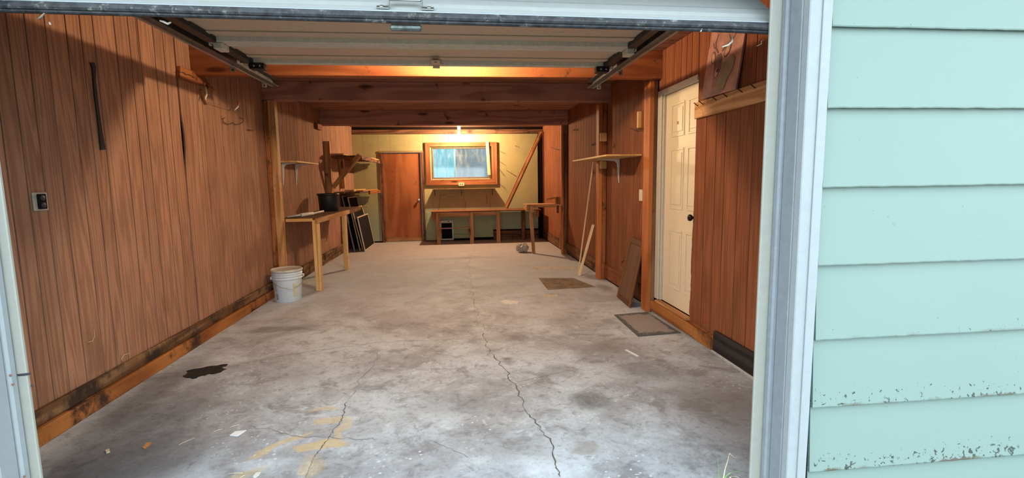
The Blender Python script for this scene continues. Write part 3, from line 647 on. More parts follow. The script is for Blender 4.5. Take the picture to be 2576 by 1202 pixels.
# nailed board with rounded end
pts = [(442, 166), (470, 176), (492, 186), (508, 198), (517, 212), (522, 224), (500, 215), (470, 206), (441, 197)]
t = thing('wall_board', (.02, 2.8, 2.1), 'reddish nailed board with rounded end high on left wall', 'board')
q = [onX(*p, 0) for p in pts]; bd = prism('plank', [(.004, p.y, p.z) for p in q], (.03, 0, 0), STUD('Y'), t, .002)
tube('hook_wire', [onX(450, 181, .036), onX(462, 183, .036), onX(466, 187, .04), onX(478, 189, .036), onX(488, 196, .036)], .0025, BLACKM, t)
bar('support_arm', onX(524, 216, .03), onX(532, 226, .10), .05, .02, STUD('Z'), t, (0, 1, 0)); bar('support_arm', onX(504, 226, .02), onX(520, 262, .02), .025, .018, STUD('Z'), t, (0, 1, 0))
curl2 = [onX(x, y, .06) for x, y in ((517, 218), (519, 228), (520, 238), (517, 246), (517, 251))]
tag(tube('cord', curl2, [.004, .008, .008, .006, .007], plain('ivory_cord', (.75, .68, .52), .5)), 'ivory strip hanging from the nailed board on left wall', 'cord')
t = thing('fishing_lure', onX(597, 260, .08), 'small white and red lure hanging high on left wall', 'lure')
tube('lure_body', [onX(x, y, .08) for x, y in ((600, 260), (598, 268), (594, 273), (590, 277))], [.007, .009, .006, .002], plain('white_lure', (.8, .78, .75), .4), t)
tube('lure_head', [onX(x, y, .08) for x, y in ((596, 257), (600, 259), (604, 260))], [.004, .007, .003], plain('red_lure', (.7, .03, .03), .4), t)
tag(tube('string', [onX(*p, .05) for p in ((522, 258), (545, 262), (570, 270), (590, 276))], .0018, plain('string_brown', (.2, .12, .08), .8)), 'thin cord strung along upper left wall to the lure', 'cord')
def hook(pts, X, lab, r=.0035): return tag(tube('wire_hook', [onX(*p, X) for p in pts], r, plain('rusty_wire', (.05, .03, .022), .7, .3)), lab, 'hook')
hook([(566, 296), (560, 299), (562, 307), (572, 313), (580, 311), (586, 308), (592, 313), (604, 312), (612, 306), (611, 299), (604, 296)], .02, 'double curled wire hook on upper left wall')
hook([(622, 326), (632, 328), (642, 326)], .02, 'short bent wire hook near left post')

# white bucket
BX, BY = .243, 3.98
t = thing('bucket', (BX, BY, 0), 'white plastic bucket with lid at foot of left post', 'bucket')
bk = lathe('body', [(.128, 0), (.133, .004), (.146, .235), (.149, .245), (.158, .247), (.158, .255), (.150, .258), (.151, .275), (.159, .277), (.159, .285), (.152, .288), (.153, .300), (.160, .302), (.160, .308), (.153, .310), (.153, .330)], (BX, BY, 0), PLASTW, t, 56)
lathe('lid', [(.157, .325), (.163, .327), (.164, .347), (.158, .352), (.150, .350), (.147, .343), (.10, .342), (.0, .342)], (BX, BY, 0), plain('dusty_lid', (.60, .58, .54), .5, var=.05, dirt=.3, dirtc=(.32, .22, .14)), t, 56)
hp = [];
for k in range(19):
    a = math.pi*k/18; u = -math.cos(a)*.158; drop = .115*math.sin(a)
    # bail hangs down in front, seen from the opening
    ang = math.radians(-62)+ (a-math.pi/2)*.98
    hp.append((BX+.164*math.cos(ang), BY+.164*math.sin(ang), .262-.105*math.sin(a)))
hn = tube('bail_handle', hp, .0022, plain('bail_wire', (.35, .35, .34), .4, .8), t)
tube('grip', [hp[8], hp[9], hp[10]], .007, plain('bail_grip', (.75, .76, .76), .4), hn)
for k in (0, 18): lathe('bail_ear', [(.018, 0), (.018, .008), (.0, .01)], hp[k], PLASTW, t, 16, 'X')
# worn sticker wrapped on the bucket front
def wrap(name, a0, a1, z0, z1, mat, parent):
    bm = bmesh.new(); R = lambda z: .1332+.0558*(z/1.0)*.99
    A = []; n = 10
    for i in range(n+1):
        a = math.radians(a0+(a1-a0)*i/n); A.append([bm.verts.new(((.133+.0555*z+.0015)*math.cos(a), (.133+.0555*z+.0015)*math.sin(a), z)) for z in (z0, z1)])
    for p_, q_ in zip(A, A[1:]): bm.faces.new((p_[0], q_[0], q_[1], p_[1]))
    return link(name, finish(bm, name), mat, parent, Matrix.Translation((BX, BY, 0)))
wrap('worn_label', -52, -30, .06, .20, plain('old_label', (.58, .58, .42), .6, var=.1, dirt=.5, dirtc=(.66, .68, .70), dscale=25), t)
wrap('printed_label', -128, -116, .03, .10, plain('grey_print', (.25, .27, .3), .6, dirt=.5, dirtc=(.6, .63, .66), dscale=60), t)
wrap('printed_label', -135, -118, .12, .21, plain('faint_print', (.48, .51, .54), .6, dirt=.4, dirtc=(.62, .65, .68), dscale=70), t)

# workbench along left wall
t = thing('workbench', (.25, 5.6, 0), 'narrow wooden workbench on two pale legs along left wall', 'workbench')
BZ = .862
box('bench_top', .032, .455, 4.42, 7.10, BZ-.018, BZ, wood('bench_top', (.20, .11, .06), (.10, .05, .028), 'Y', 6, 5., .7, dirt=.2), t)
box('apron', .457, .487, 4.40, 6.15, BZ-.062, BZ-.004, PINE('Y'), t); box('apron', .457, .485, 6.16, 7.08, BZ-.06, BZ-.008, DARKW('Y'), t)
box('end_rail', .132, .43, 4.385, 4.405, BZ-.036, BZ-.001, PINEC('X'), t)
box('leg', .418, .4555, 4.405, 4.47, 0, BZ-.02, PINEC(), t); box('leg', .458, .494, 4.402, 4.46, 0, BZ-.064, PINEC(), t); box('leg', .440, .500, 5.80, 5.87, 0, BZ-.064, PINEC(), t)
box('front_lip', .457, .60, 7.085, 7.14, BZ-.014, BZ-.001, PINE('X'), t)
tub = thing('plastic_tub', (.26, 5.86, BZ), 'black plastic tub standing on the left workbench', 'tub')
lathe('tub_body', [(.128, 0), (.132, .004), (.143, .225), (.143, .235)], (.26, 5.86, BZ+.0005), BLACK, tub, 48)
lathe('rim', [(.1435, .222), (.152, .224), (.153, .252), (.148, .256), (.143, .254), (.143, .222)], (.26, 5.86, BZ), BLACK, tub, 48)
gn = thing('caulking_tube', (.25, 4.7, BZ), 'white caulking tube lying on near end of left workbench', 'caulk tube')
za = BZ+.030; pA = Vector((.135, 4.45, za-.012)); pB = Vector((.31, 4.86, za)); pC = Vector((.375, 5.10, za+.012))
tube('nozzle', [pA, pA.lerp(pB, .5)], [.006, .017], WHITEP, gn, 12); tube('barrel', [pA.lerp(pB, .5), pB], .021, plain('caulk_white', (.72, .68, .6), .5, dirt=.2, dirtc=(.4, .3, .2)), gn, 16); tube('plunger', [pB, pC], .013, plain('plunger_cream', (.78, .7, .55), .5), gn, 12)

# small wall shelf with two steel brackets
def bracket(parent, X, Y, Z, arm, drop, sgn, mat=None):
    m_ = STEELW; b_ = thing if parent is None else None
    o = prism('bracket', [(X, Y-.008, Z), (X+sgn*arm, Y-.008, Z), (X+sgn*arm, Y-.008, Z-.008), (X+sgn*.05, Y-.008, Z-.022), (X+sgn*.026, Y-.008, Z-.05), (X+sgn*.006, Y-.008, Z-drop), (X, Y-.008, Z-drop)], (0, .016, 0), m_, parent, .0015)
    return o
t = thing('wall_shelf', (.1, 5.1, 1.52), 'small wooden shelf on two steel brackets on left wall', 'shelf')
box('shelf_board', .001, .215, 4.70, 5.62, 1.520, 1.538, PINEC('Y'), t)
bracket(t, .001, 4.78, 1.519, .17, .27, 1); bracket(t, .001, 5.29, 1.519, .17, .27, 1)
tag(box('wood_block', .001, .05, 6.32, 6.56, 2.08, 2.163, STUD('Y')), 'short wood block high on left wall under the far beam', 'block')

# lumber rack in back left corner
t = thing('lumber_rack', (.3, 7.8, .9), 'rough two-tier lumber rack in back left corner', 'rack')
box('upright', .001, .09, 6.80, 6.86, .88, 1.935, PINE(), t); box('upright', .001, .09, 7.75, 7.80, 1.16, 1.70, PINE(), t)
box('shelf_board', .012, .27, 6.87, 9.02, 1.690, 1.712, DARKW('Y'), t); box('shelf_board', .275, .53, 6.95, 9.0, 1.685, 1.712, DARKW('Y'), t)
box('edge_board', .532, .552, 7.0, 8.98, 1.645, 1.712, DARKW('Y'), t)
bar('brace', (.10, 6.83, 1.19), (.53, 6.93, 1.72), .022, .075, PINE('Z'), t, (0, 1, 0))
box('lower_shelf_board', .012, .26, 6.88, 9.02, 1.085, 1.112, DARKW('Y'), t); box('lower_shelf_board', .265, .50, 6.95, 9.0, 1.085, 1.112, DARKW('Y'), t)
box('lower_edge_board', .502, .535, 7.75, 8.98, 1.05, 1.112, STUD('Y'), t)
box('cleat', .001, .10, 6.865, 6.885, 1.05, 1.20, PINE(), t)
tag(box('scrap_board', .105, .31, 6.76, 7.55, 1.7135, 1.735, PINE('Y')), 'scrap board lying on top tier of the lumber rack', 'board')
tag(box('scrap_board', .20, .36, 7.2, 8.3, 1.1135, 1.145, PINEC('Y')), 'pale scrap board lying on lower tier of the lumber rack', 'board')
tag(box('scrap_board', .37, .49, 7.3, 8.9, 1.1135, 1.130, PINE('Y')), 'thin orange board at front of the lower lumber rack tier', 'board')
tag(bar('scrap_stick', (.50, 8.2, 1.725), (.54, 8.9, 1.722), .02, .015, PINEC('Z')), 'small stick on right end of top rack tier', 'stick')

# leaning window screens
MESHM = plain('screen_mesh', (.016, .014, .013), .9, spec=.1)
def screen(y0, y1, xb, xt, ztop, fm, lab, g, th=.018, fill=True, bar_z=None):
    t = thing('window_screen', (xb, (y0+y1)/2, 0), lab, 'screen', None)
    def P(y, s): return Vector((xb+(xt-xb)*s, y, ztop*s+.004))
    wdv = (0, 1, 0); fwid = .024
    for a in (y0+fwid/2, y1-fwid/2): bar('frame_side', P(a, 0), P(a, 1), fwid, th, fm, t, wdv)
    nx = Vector((ztop, 0, xb-xt)).normalized()
    for s in ([.013/ztop*1.0, 1-.013/ztop]+([bar_z] if bar_z else [])): bar('frame_rail', P(y0+fwid, s), P(y1-fwid, s), fwid, th, fm, t, P(0, 1)-P(0, 0))
    if fill: bar('mesh', (P(y0+fwid, 0)+P(y1-fwid, 0))/2+ (P(0, 1)-P(0, 0))*.03, (P(y0+fwid, 1)+P(y1-fwid, 1))/2-(P(0, 1)-P(0, 0))*.03, y1-y0-2*fwid, .003, MESHM, t, wdv, 0)
    return t
screen(7.72, 8.78, .395, .285, .64, plain('screen_alu', (.62, .52, .38), .4, .3), 'dark screen with pale frame, frontmost of the leaning screens', None)
screen(7.86, 8.84, .335, .165, .80, plain('screen_tan', (.66, .47, .24), .5), 'tan framed screen just behind the frontmost leaning screen', None)
screen(7.88, 8.70, .275, .10, 1.00, plain('screen_tan2', (.60, .42, .22), .5), 'taller tan framed screen third from the front', None, bar_z=.55)
screen(7.70, 8.60, .215, .04, 1.03, plain('screen_grey', (.20, .22, .24), .5, .2), 'blue-grey framed screen rearmost, leaning against left wall', None)

# ================================================================== BACK WALL THINGS
t = thing('workbench', (2.7, 8.72, 0), 'low wooden workbench with plank legs under back window', 'workbench')
QZ = .672
box('bench_top', 1.585, 3.80, 8.42, 9.04, QZ-.024, QZ, wood('bench_top2', (.26, .115, .05), (.13, .05, .024), 'X', 6, 5., .7, dirt=.15), t)
for x in (1.68, 2.345, 2.885): box('leg', x, x+.075, 8.43, 8.47, 0, QZ-.026, TAN('Z'), t)
box('leg', 3.45, 3.53, 8.85, 8.89, 0, QZ-.026, DARKW('Z'), t)
box('apron', 1.757, 2.343, 8.435, 8.46, QZ-.112, QZ-.026, TAN('X'), t); box('apron', 2.422, 2.883, 8.44, 8.465, QZ-.10, QZ-.026, TAN('X'), t)
box('end_apron', 1.60, 1.678, 8.45, 8.48, QZ-.17, QZ-.026, STUD('Z'), t); box('end_apron', 3.70, 3.76, 8.44, 8.47, QZ-.15, QZ-.026, STUD('Z'), t)
box('low_rail', 1.757, 2.343, 8.45, 8.475, .315, .338, wood('grey_rail', (.34, .24, .17), (.22, .15, .10), 'X', 5, 5.), t)
for x in (1.757, 2.318): box('cleat', x, x+.026, 8.437, 8.4495, .235, .314, STUD('Z'), t)
tag(tube('bent_wire', [(1.72, 8.8, QZ+.002), (1.76, 8.85, .98), (1.95, 8.9, .985), (2.15, 8.9, .93), (2.27, 8.85, .84), (2.28, 8.8, .70)], .004, BLACKM), 'bent black wire arching over back workbench', 'wire')
t = thing('pet_door', (1.87, D-.03, 0), 'pet door with white frame and black flap under bench', 'pet door')
WF = plain('pet_white', (.60, .57, .48), .5, dirt=.1)
for q in ((1.728, 1.758, .02, .44), (1.982, 2.012, .02, .44), (1.759, 1.981, .02, .05), (1.759, 1.981, .385, .44)): box('frame_piece', q[0], q[1], D-.034, D-.010, q[2], q[3], WF, t, .003)
box('flap', 1.760, 1.980, D-.024, D-.012, .052, .383, plain('flap_black', (.008, .008, .009), .95, spec=.05), t, .002); box('latch', 1.90, 1.92, D-.04, D-.0345, .405, .43, BLACKM, t, .001)
t = thing('ledge_shelf', (2.25, D-.08, 1.1), 'thin narrow shelf on brackets below the back window', 'shelf')
box('shelf_board', 1.610, 2.905, D-.175, D-.002, 1.095, 1.113, wood('ledge', (.25, .16, .08), (.15, .09, .045), 'X', 5, 5.), t)
for x in (1.64, 2.20, 2.86): bar('bracket', (x, D-.005, .96), (x, D-.005, 1.094), .012, .008, BLACKM, t); bar('bracket', (x, D-.16, 1.090), (x, D-.01, 1.090), .012, .006, BLACKM, t)
t = thing('leaning_board', (3.1, 8.7, QZ), 'long brown board leaning diagonally from bench to ceiling corner', 'board')
bar('plank', (3.115, 8.74, QZ+.03), (3.905, 8.955, 2.27), .085, .038, STUD('Z'), t, (1, 0, -.4)); bar('plank', (3.115, 8.70, QZ+.03), (3.905, 8.915, 2.27), .035, .036, TAN('Z'), t, (1, 0, -.4))
NAIL = plain('nail_rust', (.06, .04, .03), .6, .4)
for i, (a, b_) in enumerate((((1253, 378), (1269, 386)), ((1255, 405), (1269, 414)), ((1255, 424), (1268, 442)), ((1256, 462), (1272, 473)), ((1274, 428), (1300, 444)), ((1296, 366), (1300, 370)), ((1224, 490), (1224, 512)))):
    A, B = onY(*a, D-.002), onY(*b_, D-.03)
    tag(tube('peg_hook', [A, A.lerp(B, .5)+Vector((0, -.02, 0)), B], .003, NAIL), ('peg hook on pegboard beside upper right of back window', 'peg hook on pegboard beside middle right of back window', 'paired peg hook right of the window near its sill', 'lowest peg hook on pegboard right of the window', 'long peg hook near middle of the leaning diagonal board', 'small peg hook high on pegboard right of the window', 'peg hook on dark pegboard above back workbench')[i], 'hook')
# crumpled bag on floor
bm = bmesh.new(); bmesh.ops.create_icosphere(bm, subdivisions=4, radius=1)
for v_ in bm.verts:
    p_ = v_.co.copy(); k = 1+.30*noise.noise(p_*1.6+Vector((3, 1, 8)))-.22*abs(noise.noise(p_*3.2))-.10*abs(noise.noise(p_*7))
    v_.co = Vector((p_.x*.118*k, p_.y*.10*k, max(-.078, p_.z*.090*k)))
tag(link('crumpled_bag', finish(bm, 'crumpled_bag'), plain('grey_plastic', (.42, .36, .30), .35, var=.25, scale=12), None, Matrix.Translation((3.235, 7.06, .079))), 'crumpled grey plastic bag on floor near the small wall table', 'bag')

# ================================================================== RIGHT WALL THINGS
t = thing('wall_table', (3.6, 7.0, 0), 'small wall-mounted wooden table with one leg on the right', 'table')
box('table_top', 3.285, 3.95, 6.82, 7.28, .826, .850, PINE('X'), t)
box('apron', 3.285, 3.325, 6.83, 7.25, .745, .8255, PINE('Y'), t); box('apron', 3.33, 3.85, 6.825, 6.85, .80, .8255, PINE('X'), t)
bar('leg', (3.405, 6.87, 0), (3.355, 6.87, .825), .055, .045, TAN('Z'), t); box('leg_block', 3.335, 3.40, 6.80, 6.823, .72, .825, PINE('Z'), t)
box('wall_cleat', 3.80, 3.84, 6.80, 6.819, .70, .824, DARKW('Z'), t)
tag(box('scrap_block', 3.80, 3.92, 6.90, 6.98, .851, .97, STUD('Z')), 'rough wood scrap standing on the small wall table', 'block')
tag(bar('scrap_stick', (3.66, 7.0, .93), (3.795, 6.95, .955), .03, .02, PINE('Z')), 'short stick poking sideways from scrap on wall table', 'stick')
# shelf
t = thing('wall_shelf', (3.76, 3.9, 1.49), 'long wooden shelf on a steel bracket on right wall', 'shelf')
box('shelf_board', 3.585, W-.112, 3.255, 4.70, 1.492, 1.510, PINEC('Y'), t); box('shelf_board', W-.111, W-.0135, 3.255, 4.425, 1.492, 1.510, PINEC('Y'), t)
bracket(t, W-.0135, 3.96, 1.491, .25, .27, -1)
# sticks
tag(bar('wood_strip', (3.70, 4.86, .012), (3.845, 4.66, 1.485), .014, .02, PALE('Z'), None, (1, 0, 0)), 'tall thin strip leaning under the right wall shelf', 'stick')
tag(bar('wood_strip', (3.672, 4.70, .012), (3.915, 4.90, .66), .034, .018, PALE('Z'), None, (1, 0, 0)), 'short pale stick leaning low on right wall', 'stick')
# leaning cabinet door
t = thing('cabinet_door', (3.79, 3.25, 0), 'brown framed cabinet door leaning against right wall', 'cabinet door')
P0, P1, P2, P3 = Vector((3.795, 3.50, .0)), Vector((3.775, 3.045, .0)), Vector((3.915, 3.175, .635)), Vector((3.935, 3.63, .635))
u = (P1-P0); vv = (P3-P0); ul, vl = u.length, vv.length; u.normalize(); vv = (vv-u*vv.dot(u)).normalized(); nn = u.cross(vv); Mx = Matrix((u, vv, nn)).transposed().to_4x4(); Mx.translation = P0+Vector((0, 0, .006))
CABW = lambda ax: wood('cabinet', (.17, .075, .035), (.11, .042, .018), ax, 5, 6., .45)
def cb(name, a, b_, c, d, z0, z1, ax='X', par=None, mt=None): return link(name, boxmesh(name, b_-a, d-c, z1-z0, .005), mt or CABW(ax), par or t, Mx @ Matrix.Translation(((a+b_)/2, (c+d)/2, (z0+z1)/2)))
cb('stile', 0, .055, 0, vl, -.010, .010, 'Y'); cb('stile', ul-.055, ul, 0, vl, -.010, .010, 'Y'); cb('rail', .0555, ul-.0555, 0, .06, -.010, .010); cb('rail', .0555, ul-.0555, vl-.06, vl, -.010, .010)
cb('panel', .054, ul-.054, .058, vl-.058, -.004, .004, 'Y', None, wood('cabinet_panel', (.17, .09, .05), (.12, .06, .032), 'Y', 4, 4., .5))
tag(tube('bent_wire', [(3.94, 3.72, .36), (3.91, 3.70, .35), (3.90, 3.69, .29), (3.93, 3.70, .24)], .006, plain('ring_metal', (.4, .25, .12), .4, .6)), 'brown curved handle on wall behind the cabinet door', 'handle')

# white six panel door
dr = empty('door_2', (W, 2.4, .14)); tag(dr, 'white six panel door half covered by paneling on right wall', None, None, 'structure')
DY0, DY1, DZ0, DZ1 = 1.955, 2.768, .142, 2.000; XF = W+.012
leaf = box('door_leaf', XF+.006, XF+.040, DY0, DY1, DZ0, DZ1, DOORWHITE, dr, .002)
def raised(y0, y1, z0, z1):
    box('panel_field', XF+.001, XF+.0055, y0+.035, y1-.035, z0+.04, z1-.04, DOORWHITE, leaf, .004)
    for q in ((y0, y1, z0, z0+.016), (y0, y1, z1-.016, z1), (y0, y0+.016, z0+.0165, z1-.0165), (y1-.016, y1, z0+.0165, z1-.0165)): box('panel_moulding', XF+.0005, XF+.0055, *q, DOORWHITE, leaf, .004)
for (a, b_) in ((DY1-.37, DY1-.12), (DY0+.12, DY0+.37)):
    raised(a, b_, 1.62, 1.90); raised(a, b_, 1.00, 1.52); raised(a, b_, .30, .82)
box('jamb', W-.004, W+.045, DY1+.004, DY1+.030, .142, 2.034, FRAMEWHITE, dr); box('door_casing', W-.022, W-.0045, DY1+.020, DY1+.100, .142, 2.048, FRAMEWHITE, dr, .004)
box('door_casing', W-.022, W-.0125, 2.117, DY1+.018, 2.006, 2.048, FRAMEWHITE, dr, .004); box('jamb', W-.0118, W+.045, 1.98, DY1+.002, 2.003, 2.034, FRAMEWHITE, dr)
lathe('door_knob', [(.026, 0), (.026, -.006), (.011, -.010), (.010, -.030), (.022, -.036), (.028, -.048), (.024, -.060), (.010, -.064)], (XF+.005, 2.155, .955), plain('dark_bronze', (.025, .018, .014), .3, .7), dr, 24, 'X')
# dark mark on upper panel
box('brand_sticker', XF-.001, XF+.0008, 2.50, 2.53, 1.72, 1.745, plain('brown_mark', (.35, .2, .1), .6), leaf, 0)

# board with nails and deer picture
t = thing('nail_board', (W-.03, 1.6, 1.77), 'rough board with row of nails on near right wall', 'board')
nbd = box('plank', W-.034, W-.0125, .85, 2.128, 1.715, 1.836, PINE('Y'), t, .003)
for yy in (2.07, 1.99, 1.80, 1.66, 1.48, 1.34): bar('nail', (W-.034, yy, 1.805), (W-.070, yy-.004, 1.828), .005, .005, NAIL, t, (0, 1, 0), 0)
t = thing('deer_picture', (W-.04, 1.85, 1.84), 'unframed deer picture leaning on the nail board', 'picture')
QA, QB, QC, QD = onX(1764, 250, W-.05), onX(1850, 224, W-.05), onX(1876, 85, W-.016), onX(1790, 87, W-.016)
u = (QB-QA); ul = u.length; u.normalize(); vv = (QD-QA); vv = vv-u*vv.dot(u); vl = vv.length+.02; vv.normalize(); nn = u.cross(vv)
if nn.x > 0: nn = -nn
skew = (QD-QA).dot(u)
def dp(a, b_, e=.0): return QA+u*(a*ul+skew*b_)+vv*(b_*vl)+nn*e
PICM = plain('picture_print', (.40, .19, .15), .5, var=.28, scale=9, dirt=.2, dirtc=(.52, .27, .2))
pb_ = prism('canvas', [dp(0, 0), dp(1, 0), dp(1, 1), dp(0, 1)], nn*-.012, PICM, t)
INK = plain('deer_brown', (.13, .06, .05), .6, var=.3, scale=30); INK2 = plain('deer_fawn', (.46, .24, .16), .6, var=.2, scale=30); GRN = plain('green_smudge', (.22, .17, .09), .6, var=.3, scale=15)
def flat(name, pts, mat, e, par=None): return prism(name, [dp(a, b_, .0006+e) for a, b_ in pts], nn*.0006, mat, par or pb_)
def ell(cx, cy, rx, ry, rot=0, n=16): return [(cx+rx*math.cos(a)*math.cos(rot)-ry*math.sin(a)*math.sin(rot), cy+rx*math.cos(a)*math.sin(rot)+ry*math.sin(a)*math.cos(rot)) for a in [2*math.pi*k/n for k in range(n)]]
flat('print_neck', [(.30, .02), (.62, .02), (.60, .30), (.52, .46), (.34, .46), (.28, .28)], plain('deer_mauve', (.30, .14, .12), .6, var=.35, scale=25), 0)
flat('print_ear', ell(.20, .575, .065, .10, .35), INK, .001); flat('print_ear', ell(.20, .575, .042, .075, .35), INK2, .002)
flat('print_ear', ell(.60, .60, .075, .11, -.75), INK, .001); flat('print_ear', ell(.60, .60, .048, .08, -.75), INK2, .002)
flat('print_head', [(.30, .60), (.42, .60), (.48, .50), (.47, .38), (.42, .28), (.36, .25), (.30, .29), (.27, .40), (.26, .52)], INK, .001); flat('print_muzzle', ell(.37, .33, .05, .07), INK2, .002)
flat('print_nose', ell(.39, .36, .032, .03), plain('deer_black', (.03, .02, .02), .5), .003); flat('print_eye', ell(.285, .46, .018, .014), plain('deer_black', (.03, .02, .02), .5), .003); flat('print_eye', ell(.45, .475, .018, .014), MATS['deer_black'], .003)
flat('print_smudge', [(.50, .42), (.62, .47), (.76, .50), (.86, .44), (.82, .30), (.72, .18), (.66, .04), (.46, .02), (.42, .18), (.47, .30)], GRN, .0015)
def line(pts, wd, mat):
    out = []; back = []
    for i, p_ in enumerate(pts):
        a = Vector(pts[max(i-1, 0)]); b_ = Vector(pts[min(i+1, len(pts)-1)]); d = (b_-a).normalized(); k = Vector((-d.y, d.x))*wd*(1-.5*i/len(pts)); out.append((p_[0]+k.x, p_[1]+k.y)); back.append((p_[0]-k.x, p_[1]-k.y))
    flat('print_antler', out+back[::-1], mat, .001)
line([(.33, .62), (.24, .70), (.20, .78), (.23, .86), (.25, .90)], .012, INK); line([(.24, .70), (.17, .73), (.13, .80)], .009, INK)
line([(.44, .62), (.54, .68), (.68, .71), (.76, .78), (.73, .88), (.74, .95)], .012, INK); line([(.68, .71), (.62, .76), (.58, .82)], .009, INK)

# hooks, switch, stub
hook([(1437, 327), (1446, 328), (1446, 324), (1450, 328), (1454, 326)], W-.03, 'bent wire hook near top of far right post', .004)
hook([(1478, 364), (1488, 365), (1497, 360)], W-.03, 'curved wire hook left of the block post', .004)
hook([(1536, 367), (1543, 371), (1546, 365), (1543, 358)], W-.03, 'J shaped wire hook right of the block post', .004)
hook([(1586, 322), (1596, 327), (1605, 326), (1621, 323)], W-.05, 'forked wire hook beside door post above shelf', .004)
hook([(1487, 430), (1495, 436)], W-.03, 'short nail behind tall leaning strip', .004)
hook([(1384, 371), (1406, 377)], W-.03, 'horizontal peg on far right paneling', .004)
tag(box('wood_stub', W-.05, W-.0135, 3.285, 3.325, 1.77, 1.93, PINEC('Z')), 'small upright wood stub above forked hook', 'stub')
t = thing('light_switch', (W-.03, 3.2, 1.1), 'cream switch box on wall behind the door post', 'switch')
box('switch_box', W-.045, W-.0135, 3.17, 3.245, 1.045, 1.16, plain('cream_switch', (.74, .64, .46), .4), t, .004); box('toggle', W-.052, W-.0452, 3.2, 3.212, 1.09, 1.112, plain('cream_switch', (.74, .64, .46), .4), t, .002)

# ================================================================== FLOOR THINGS
def mat_mesh(name, c4, th, mat, lab, cat):
    P_ = [Vector(c) for c in c4]; n = 14; bm = bmesh.new(); c = sum(P_, Vector())/4; top = []; g = {}
    for i in range(n+1):
        for k in range(n+1):
            a = P_[0].lerp(P_[1], i/n).lerp(P_[3].lerp(P_[2], i/n), k/n)
            g[i, k] = bm.verts.new(a-c+Vector((0, 0, th+.002*noise.noise(a*6))))
    for i in range(n):
        for k in range(n): bm.faces.new((g[i, k], g[i+1, k], g[i+1, k+1], g[i, k+1]))
    e = [ed for ed in bm.edges if len(ed.link_faces) == 1]; r = bmesh.ops.extrude_edge_only(bm, edges=e)
    for v_ in [x for x in r['geom'] if isinstance(x, bmesh.types.BMVert)]: v_.co.z = .0006-c.z
    return tag(link(name, finish(bm, name), mat, None, Matrix.Translation(c)), lab, cat)
m, nt, b = nmat('worn_mat'); v, _ = coords(nt, rand=False); tc = nt.nodes.new('ShaderNodeTexCoord'); sp = nt.nodes.new('ShaderNodeSeparateXYZ'); nt.links.new(tc.outputs['Generated'], sp.inputs[0])
ex = mth(nt, 'ABSOLUTE', mth(nt, 'SUBTRACT', sp.outputs[0], .5)); ey = mth(nt, 'ABSOLUTE', mth(nt, 'SUBTRACT', sp.outputs[1], .5)); ed = mth(nt, 'MAXIMUM', ex, ey)
nn_ = noise_tex(nt, v, 14, 5, .65); c = mixc(nt, rng(nt, mth(nt, 'ADD', ed, mth(nt, 'MULTIPLY', nn_, .28)),   .50, .56), (.27, .25, .245), (.075, .08, .085))
c = mixc(nt, rng(nt, noise_tex(nt, v, 120, 3, .6), .5, .65, 0, .4), c, (.40, .36, .33)); nt.links.new(c, b.inputs['Base Color']); b.inputs['Roughness'].default_value = .9; bump(nt, b, noise_tex(nt, v, 200, 2, .5), .5, .004)
mat_mesh('door_mat', (onZ(1545, 793), onZ(1605, 847), onZ(1712, 838), onZ(1628, 786)), .007, m, 'worn grey mat on floor before the white door', 'mat')
tag(prism('wood_sheet', [Vector((*onZ(*p)[:2], .0008)) for p in ((1355, 700), (1378, 729), (1498, 722), (1442, 700))], (0, 0, .004), plain('dirty_hardboard', (.24, .18, .12), .85, var=.3, scale=9, dirt=.35, dirtc=(.09, .07, .05), dscale=5)), 'thin dirty hardboard square lying flat on the floor', 'sheet')
tag(prism('paint_flake', [onZ(1580, 1090)+Vector((0, 0, .001)), onZ(1600, 1084)+Vector((0, 0, .001)), onZ(1608, 1088)+Vector((0, 0, .001)), onZ(1588, 1096)+Vector((0, 0, .001))], (0, 0, .002), FLOOR), 'small grey flake on concrete', 'flake') if False else None
PW = plain('white_flake', (.85, .88, .9), .5)
def chip(px, lab, mat=PW, name='paint_flake', cat='flake', h=.003): tag(prism(name, [Vector((*onZ(*p)[:2], .0008)) for p in px], (0, 0, h), mat), lab, cat)
chip([(578, 1096), (592, 1086), (620, 1083), (610, 1090), (596, 1098)], 'white paint flake on floor left of the yellow stain')
chip([(1572, 881), (1577, 880), (1608, 896), (1602, 897)], 'white sliver on floor in front of the mat')
chip([(358, 1127), (368, 1115), (382, 1113), (376, 1120), (364, 1130)], 'small orange leaf on dark concrete near left baseboard', plain('orange_leaf', (.5, .22, .07), .7), 'dry_leaf', 'leaf')
chip([(265, 1135), (275, 1131), (277, 1138), (268, 1141)], 'cream pebble on dark concrete near left baseboard', plain('cream_pebble', (.6, .5, .35), .7), 'pebble', 'pebble', .006)
chip([(636, 1200), (645, 1190), (657, 1188), (652, 1196), (641, 1203)], 'pale leaf at bottom edge of the floor by the yellow stain', plain('pale_leaf', (.72, .70, .66), .6), 'dry_leaf', 'leaf')
STRAW = plain('straw', (.66, .58, .42), .7)
for i, (a, b_) in enumerate((((578, 1076), (602, 1069)), ((450, 1120), (490, 1103)), ((538, 1087), (560, 1080)), ((573, 1193), (611, 1191)), ((604, 1203), (620, 1196)))):
    A, B = onZ(*a), onZ(*b_); tag(tube('straw', [A+Vector((0, 0, .003)), A.lerp(B, .5)+Vector((0, 0, .005)), B+Vector((0, 0, .003))], .0014, STRAW, None, 6), ('short straw just above the white paint flake', 'long straw left of the white paint flake', 'straw between the long straw and white flake', 'pale straw at bottom edge of floor', 'short straw lowest at bottom edge of floor')[i], 'straw')
